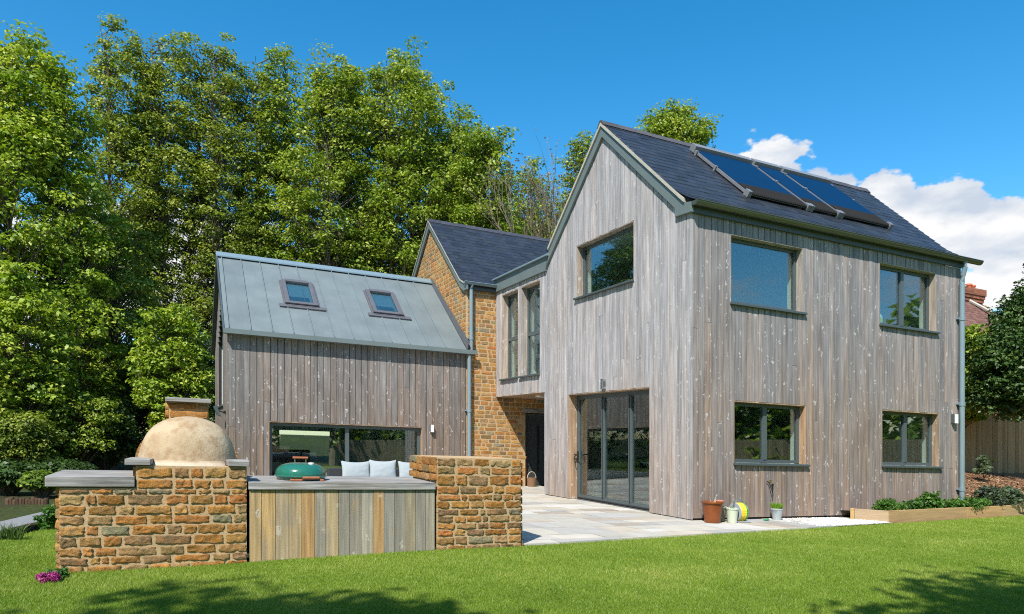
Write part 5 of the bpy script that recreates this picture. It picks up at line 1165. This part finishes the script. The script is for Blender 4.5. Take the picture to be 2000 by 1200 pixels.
for i, (dx, s_) in enumerate(((-0.85, 0.8), (-0.48, 1.0), (-0.12, 0.7), (0.35, 1.15), (0.72, 1.05))):
    mb = MB(); r = 0.17*s_; hh = 0.36*s_
    mb.lathe([(r*0.8, 0), (r*0.85, hh*0.6), (r*1.1, hh*0.72), (r*1.1, hh*0.9), (r, hh), (r*0.75, hh), (r*0.7, hh*0.3), (0, hh*0.3)], (cu+dx, cv, zt_), 14); mb.build('chimney_pot', 'claypot' if i != 2 else 'verge', c_, smooth=True)

# planter herbs
GH = 'herbs in the raised planter'
bush('herb', 'bright green mounded herb at the left end of the planter', 4.78, -0.52, 0.15, [(0, 0, 0.10, 0.42, 0.26, 0.17, 1)], 150, 34, 0.038, 'herb', 'herb', 0.66, 0.075, 0.7, GH)
bush('herb', 'low leafy strawberry plant with white flowers next to the mound', 5.75, -0.42, 0.15, [(0, 0, 0.10, 0.36, 0.2, 0.13, 1)], 60, 26, 0.06, 'herb', 'herb', 0.25, 0.085, 0.7, GH)
bush('herb', 'tall leafy green herb in front of the long facade', 6.45, -0.30, 0.15, [(0, 0, 0.16, 0.38, 0.22, 0.22, 1)], 80, 28, 0.065, 'herb', 'herb', 0.48, 0.09, 0.7, GH)
bush('herb', 'leafy green herb at the foot of the downpipe', 7.75, -0.30, 0.15, [(0, 0, 0.10, 0.55, 0.2, 0.17, 1)], 90, 28, 0.06, 'herb', 'herb', 0.42, 0.09, 0.7, GH)
bush('herb', 'purple grey sage bush right of the downpipe', 9.05, -0.02, 0.17, [(0, 0, 0.24, 0.42, 0.3, 0.28, 1)], 110, 28, 0.06, 'sage', 'herb', 0.25, 0.10, 0.7, GH)
bush('herb', 'grey green sage bush at the right edge', 9.85, 0.02, 0.17, [(0, 0, 0.24, 0.5, 0.3, 0.27, 1)], 120, 28, 0.06, 'sage', 'herb', 0.72, 0.10, 0.7, GH)
bush('herb', 'low green herb filling the middle of the planter front', 7.10, -0.36, 0.15, [(0, 0, 0.09, 0.34, 0.16, 0.13, 1)], 60, 28, 0.05, 'herb', 'herb', 0.58, 0.08, 0.7, GH)
bush('herb', 'pale green herb between the downpipe plant and the purple sage', 8.40, -0.20, 0.15, [(0, 0, 0.10, 0.36, 0.18, 0.15, 1)], 60, 28, 0.05, 'herb', 'herb', 0.75, 0.08, 0.7, GH)
mb = MB()
for i in range(16):
    a, b = R.uniform(5.45, 6.05), R.uniform(-0.58, -0.30); z = 0.27+R.uniform(0, .1)
    for k in range(5): aa = k*2*PI/5; mb.face([(a, b, z), (a+0.022*math.cos(aa-.5), b+0.022*math.sin(aa-.5), z+0.006), (a+0.026*math.cos(aa), b+0.026*math.sin(aa), z+0.004), (a+0.022*math.cos(aa+.5), b+0.022*math.sin(aa+.5), z+0.006)])
o = mb.build('white_blossom', 'white', None, base=(5.75, -0.42, 0.25)); o['kind'] = 'stuff'
# tufts
def blades(name, label, cat, u, v, z, n, r, h, w, mat, spread=0.6, tone=0.5, group=None):
    th = NR.uniform(0, 2*PI, n); rr = r*np.sqrt(NR.rand(n)); bx, by = u+rr*np.cos(th), v+rr*np.sin(th); hh = h*NR.uniform(0.6, 1.1, n); ln = hh*spread*NR.uniform(0.2, 1, n)
    a = th+NR.normal(0, 0.5, n); wa = NR.uniform(0, 2*PI, n); c, s = np.cos(wa)*w, np.sin(wa)*w; z_ = np.full(n, z)
    A = np.stack([bx-c, by-s, z_], 1); B = np.stack([bx+c, by+s, z_], 1); M1 = np.stack([bx+np.cos(a)*ln*0.35+c*0.8, by+np.sin(a)*ln*0.35+s*0.8, z+hh*0.65], 1); M0 = np.stack([bx+np.cos(a)*ln*0.35-c*0.8, by+np.sin(a)*ln*0.35-s*0.8, z+hh*0.65], 1)
    T = np.stack([bx+np.cos(a)*ln, by+np.sin(a)*ln, z+hh], 1); T2 = T+np.array([0.001, 0.001, 0])
    vv = np.concatenate([np.stack([A, B, M1, M0], 1), np.stack([M0, M1, T, T2], 1)]).reshape(-1, 3); t = np.clip(NR.normal(tone, 0.2, n), 0, 1); t = np.concatenate([t, t])
    return tag(fast_mesh(name, vv, 4, np.stack([t, t, t], 1), mat, None, (u, v, z)), label, cat, group)
blades('potted_grass', 'bright green grass growing in the grey zinc pot', 'plant', 1.955, -0.20, 0.185, 420, 0.095, 0.155, 0.0035, 'chive', 0.55, 0.55)
blades('pot_seedling', 'small green shoots in the pale green glazed pot', 'plant', 0.56, -0.48, 0.235, 24, 0.06, 0.07, 0.006, 'herb', 0.6, 0.3)
for px, py, lab in ((8, 1033, 'spiky dark tuft on the far left verge of the lawn'), (30, 1028, 'taller spiky tuft right of the other one by the path')):
    D = (hz(px, py, 0.0001)-0) and 9.2; u, v = ray_uv(px, 9.45); blades('grass_tuft', lab, 'plant', u, v, float(gh(u, -0.7))-0.03, 60, 0.07, 0.24, 0.008, 'dark', 0.9, 0.7, 'spiky tufts by the path')
u, v = ray_uv(104, 10.6); bush('box_shrub', 'small round green shrub at the corner of the path behind the wall', u, v, -0.15, [(0, 0, 0.18, 0.22, 0.22, 0.2, 1)], 60, 30, 0.05, 'herb', 'shrub', 0.15, 0.08)
u, v = ray_uv(94, 6.95)
bush('flower_clump', 'magenta flowers at the foot of the stepped stone wall', u, v, -0.14, [(0, 0, 0.05, 0.115, 0.10, 0.055, 1)], 46, 22, 0.024, 'petal', 'flowers', 0.5, 0.03, 0.8)
u, v = ray_uv(108, 7.15)
bush('ground_plant', 'low green leaves behind the magenta flowers', u, v, -0.14, [(0, 0, 0.04, 0.16, 0.2, 0.05, 1)], 30, 20, 0.035, 'herb', 'plant', 0.25, 0.04)
# timber edging and far pale house beyond the path
t = thing('log_edging', 'short upright log edging in the shade beyond the path', 'edging', (*ray_uv(58, 15), -0.3))
mb = MB()
for i in range(13):
    px = 16+i*6.2; u, v = ray_uv(px, 15.0+0.02*i); k = R.uniform(0.6, 1.2); mb.lathe([(0.0, -0.3), (0.05, -0.3), (0.052, 0.0), (0.045, 0.03), (0, 0.035)], (u, v, float(gh(u, v))-0.06+R.uniform(-.03, .03)), 9, (0.10*k, 0.06*k, 0.035*k))  # tree shade is put into the dark log colour
mb.build('logs', 'fence_wood', t)
u, v = ray_uv(225, 50)
t = thing('pink_house', 'pale pink rendered house glimpsed low between the tree trunks', 'house', (u, v, 0))
mb = MB(); mb.box(u-4.0, u+3.0, v-3, v+3, -0.5, 2.6); mb.build('wall', 'pinkrender', t)
mb = MB(); mb.prism([(u-4.2, v-3.3, 2.62), (u-4.2, v, 5.0), (u-4.2, v+3.3, 2.62)], (7.4, 0, 0), (0.16, 0.09, 0.07)); mb.build('roof', 'rooftile', t)

# garden behind the viewer: trees whose shade falls across the lawn, and the boundary seen in the window glass
def xy(x, y): return xy2uv(x, y)
u, v = xy(-4.9, -4.3)
tree('shade_tree', 'tree beside the viewer that throws the leafy shade along the lower left lawn', 'tree', u, v, 0, 12.5, [(0, 0, 9.6, 2.7, 3.3, 2.5, 1), (1.7, 1.0, 8.8, 1.5, 1.9, 1.5, 0.5), (-1.2, 1.0, 8.8, 1.6, 2.1, 1.7, 0.5)], 200, 40, 0.24, 'sycamore', tr=0.26, crad=0.7, tone=0.5)
u, v = xy(2.5, -1.9)
tree('shade_tree', 'tree beside the viewer that throws the leafy shade onto the lower right lawn', 'tree', u, v, 0, 12.0, [(0, 0, 9.3, 2.4, 2.4, 2.2, 1), (1.2, 0.4, 9.0, 2.0, 2.0, 1.6, 0.7)], 190, 40, 0.24, 'sycamore', tr=0.22, crad=0.62, tone=0.5)
t = thing('garden_fence', 'board fence along the east side of the lawn mirrored in the lower windows', 'fence', xy(20, 4) + (0,))
mb = MB(); y = -20.0
while y < 17:
    k = R.uniform(0.8, 1.15); a = xy(19.5, y); b = xy(19.5, y+0.14); zg = float(gh(*a))
    mb.prism([(a[0], a[1], zg-0.1), (b[0], b[1], zg-0.1), (b[0], b[1], zg+2.1), (a[0], a[1], zg+2.1)], (0.03, 0.02, 0), (0.34*k, 0.27*k, 0.18*k)); y += 0.15
mb.build('boards', 'fence_wood', t)
def far_belt():
    cl = []
    for i in range(2400):
        s = R.random()
        if s < 0.38: x, y = R.uniform(-34, 26), -19+R.gauss(0, 1.6)
        elif s < 0.75: x, y = -30+R.gauss(0, 2), R.uniform(-20, 30)
        else: x, y = 23+R.gauss(0, 1.2), R.uniform(-20, 16)
        hm = 11+3*math.sin(x*0.35)+(24 if x < -26 else 0)+2.5*math.sin(y*0.4+1) if x < 18 else 5.5+1.2*math.sin(y*0.6)
        z = hm*(R.random()**0.8); u_, v_ = xy(x, y); cl.append((u_, v_, z, 1.5*R.uniform(0.7, 1.3), R.uniform(0.2, 0.8)))
    vv, cc = clusters_to_leaves(cl, 30, 0.55, 0.7, 0.8); o = fast_mesh('woodland_belt', vv, 4, cc, 'maple', None, (0, -20, 0)); o['kind'] = 'stuff'
far_belt()

# ================================================================ CAMERA, LIGHT, SKY (tail)
cam = bpy.data.cameras.new('camera'); co = bpy.data.objects.new('camera', cam); COL.objects.link(co)
co.location = (0, 0, K*ZC); co.rotation_euler = (PI/2, 0, 0)
cam.sensor_width = 36; cam.lens = 36*F_PX/2000; cam.shift_y = (HOR-600)/2000; cam.clip_start = 0.05; cam.clip_end = 3000
scene.camera = co
SD = Vector((-0.279, -0.794, 1.0)).normalized()       # towards the sun
sun = bpy.data.lights.new('sun', 'SUN'); sun.energy = 4.5; sun.angle = math.radians(0.53); sun.color = (1.0, 0.95, 0.87)
so = bpy.data.objects.new('sun', sun); COL.objects.link(so); so.rotation_euler = SD.to_track_quat('Z', 'Y').to_euler(); so.location = (0, 0, 40)
wd = bpy.data.worlds.new('World'); scene.world = wd; wd.use_nodes = True; wd.node_tree.nodes.clear(); g = NG(wd.node_tree)
sky = g.n('ShaderNodeTexSky', sky_type='NISHITA', sun_disc=False, sun_elevation=math.asin(SD.z), sun_rotation=math.atan2(SD.x, SD.y), altitude=100, air_density=1.0, dust_density=0.4, ozone_density=2.5)
D = g.n('ShaderNodeTexCoord').outputs['Generated']
x, y, z = g.sep(D)
az = g.m('ARCTAN2', x, y); el = g.m('ARCSINE', z)
nv = g.comb(az, g.m('MULTIPLY', el, 1.5), 0.0)
n1 = g.noise(nv, 6.0, 9, 0.58); n2 = g.noise(g.comb(g.m('ADD', az, 7.3), g.m('MULTIPLY', el, 1.7), 2.0), 15.0, 7, 0.6)
def blob(px, py, rx, ry):     # soft cumulus mass at a compass bearing and height in the sky
    a = math.atan((px-1000)/F_PX); yy = (HOR-py)/F_PX*math.cos(a); e = math.atan(yy)
    qa = g.m('DIVIDE', g.m('SUBTRACT', az, a), rx/F_PX*math.cos(a)**2); qe = g.m('DIVIDE', g.m('SUBTRACT', el, e), ry/F_PX*math.cos(a)*math.cos(e)**2)
    return g.m('SUBTRACT', 1.0, g.m('SQRT', g.m('ADD', g.m('MULTIPLY', qa, qa), g.m('MULTIPLY', qe, qe))))
bl = [(1505, 318, 105, 95), (1600, 372, 95, 62), (1450, 350, 75, 70), (1790, 450, 190, 110), (1960, 450, 120, 110), (1725, 385, 95, 60), (1900, 570, 240, 50), (2170, 440, 180, 130),
      (330, 520, 420, 150), (60, 560, 260, 130), (620, 560, 160, 80)]
mk = None
for b_ in bl:
    q_ = blob(*b_); mk = q_ if mk is None else g.m('SMOOTH_MAX', mk, q_, 0.12)
dens = g.m('ADD', mk, g.m('ADD', g.m('MULTIPLY', g.m('SUBTRACT', n1, 0.5), 1.9), g.m('MULTIPLY', g.m('SUBTRACT', n2, 0.5), 1.25)))
back = g.m('MULTIPLY', g.mr(y, 0.1, -0.2), g.mr(n1, 0.52, 0.66, 0, 0.8))        # loose clouds in the rest of the sky
cl = g.m('MAXIMUM', g.mr(dens, 0.13, 0.27, 0, 1, True), back)
cl = g.m('MULTIPLY', cl, g.mr(el, -0.02, 0.02))
shade = g.mr(g.m('ADD', g.noise(g.comb(az, g.m('MULTIPLY', el, 2.2), 5.0), 9.0, 6, 0.55), g.m('MULTIPLY', dens, 0.10)), 0.40, 0.64)
cc = g.mix(shade, (0.60, 0.68, 0.80), (1.0, 1.0, 1.0))
hs = g.n('ShaderNodeHueSaturation', {'Hue': 0.490, 'Saturation': 1.40, 'Value': 1.0, 'Color': sky.outputs[0]}).outputs[0]
sb = g.n('ShaderNodeBackground', {'Color': hs, 'Strength': 0.138}).outputs[0]
cb = g.n('ShaderNodeBackground', {'Color': cc, 'Strength': 0.64}).outputs[0]
ms = g.n('ShaderNodeMixShader', {0: cl, 1: sb, 2: cb}).outputs[0]
g.n('ShaderNodeOutputWorld', {'Surface': ms})
scene.view_settings.view_transform = 'Standard'; scene.view_settings.look = 'None'; scene.view_settings.exposure = 0.66; scene.view_settings.gamma = 1.0
scene.cycles.max_bounces = 10; scene.cycles.transparent_max_bounces = 16; scene.cycles.glossy_bounces = 4; scene.cycles.transmission_bounces = 6; scene.cycles.diffuse_bounces = 4
scene.cycles.use_denoising = False; scene.cycles.use_adaptive_sampling = False; scene.cycles.sample_clamp_indirect = 4.0; scene.cycles.filter_width = 1.1
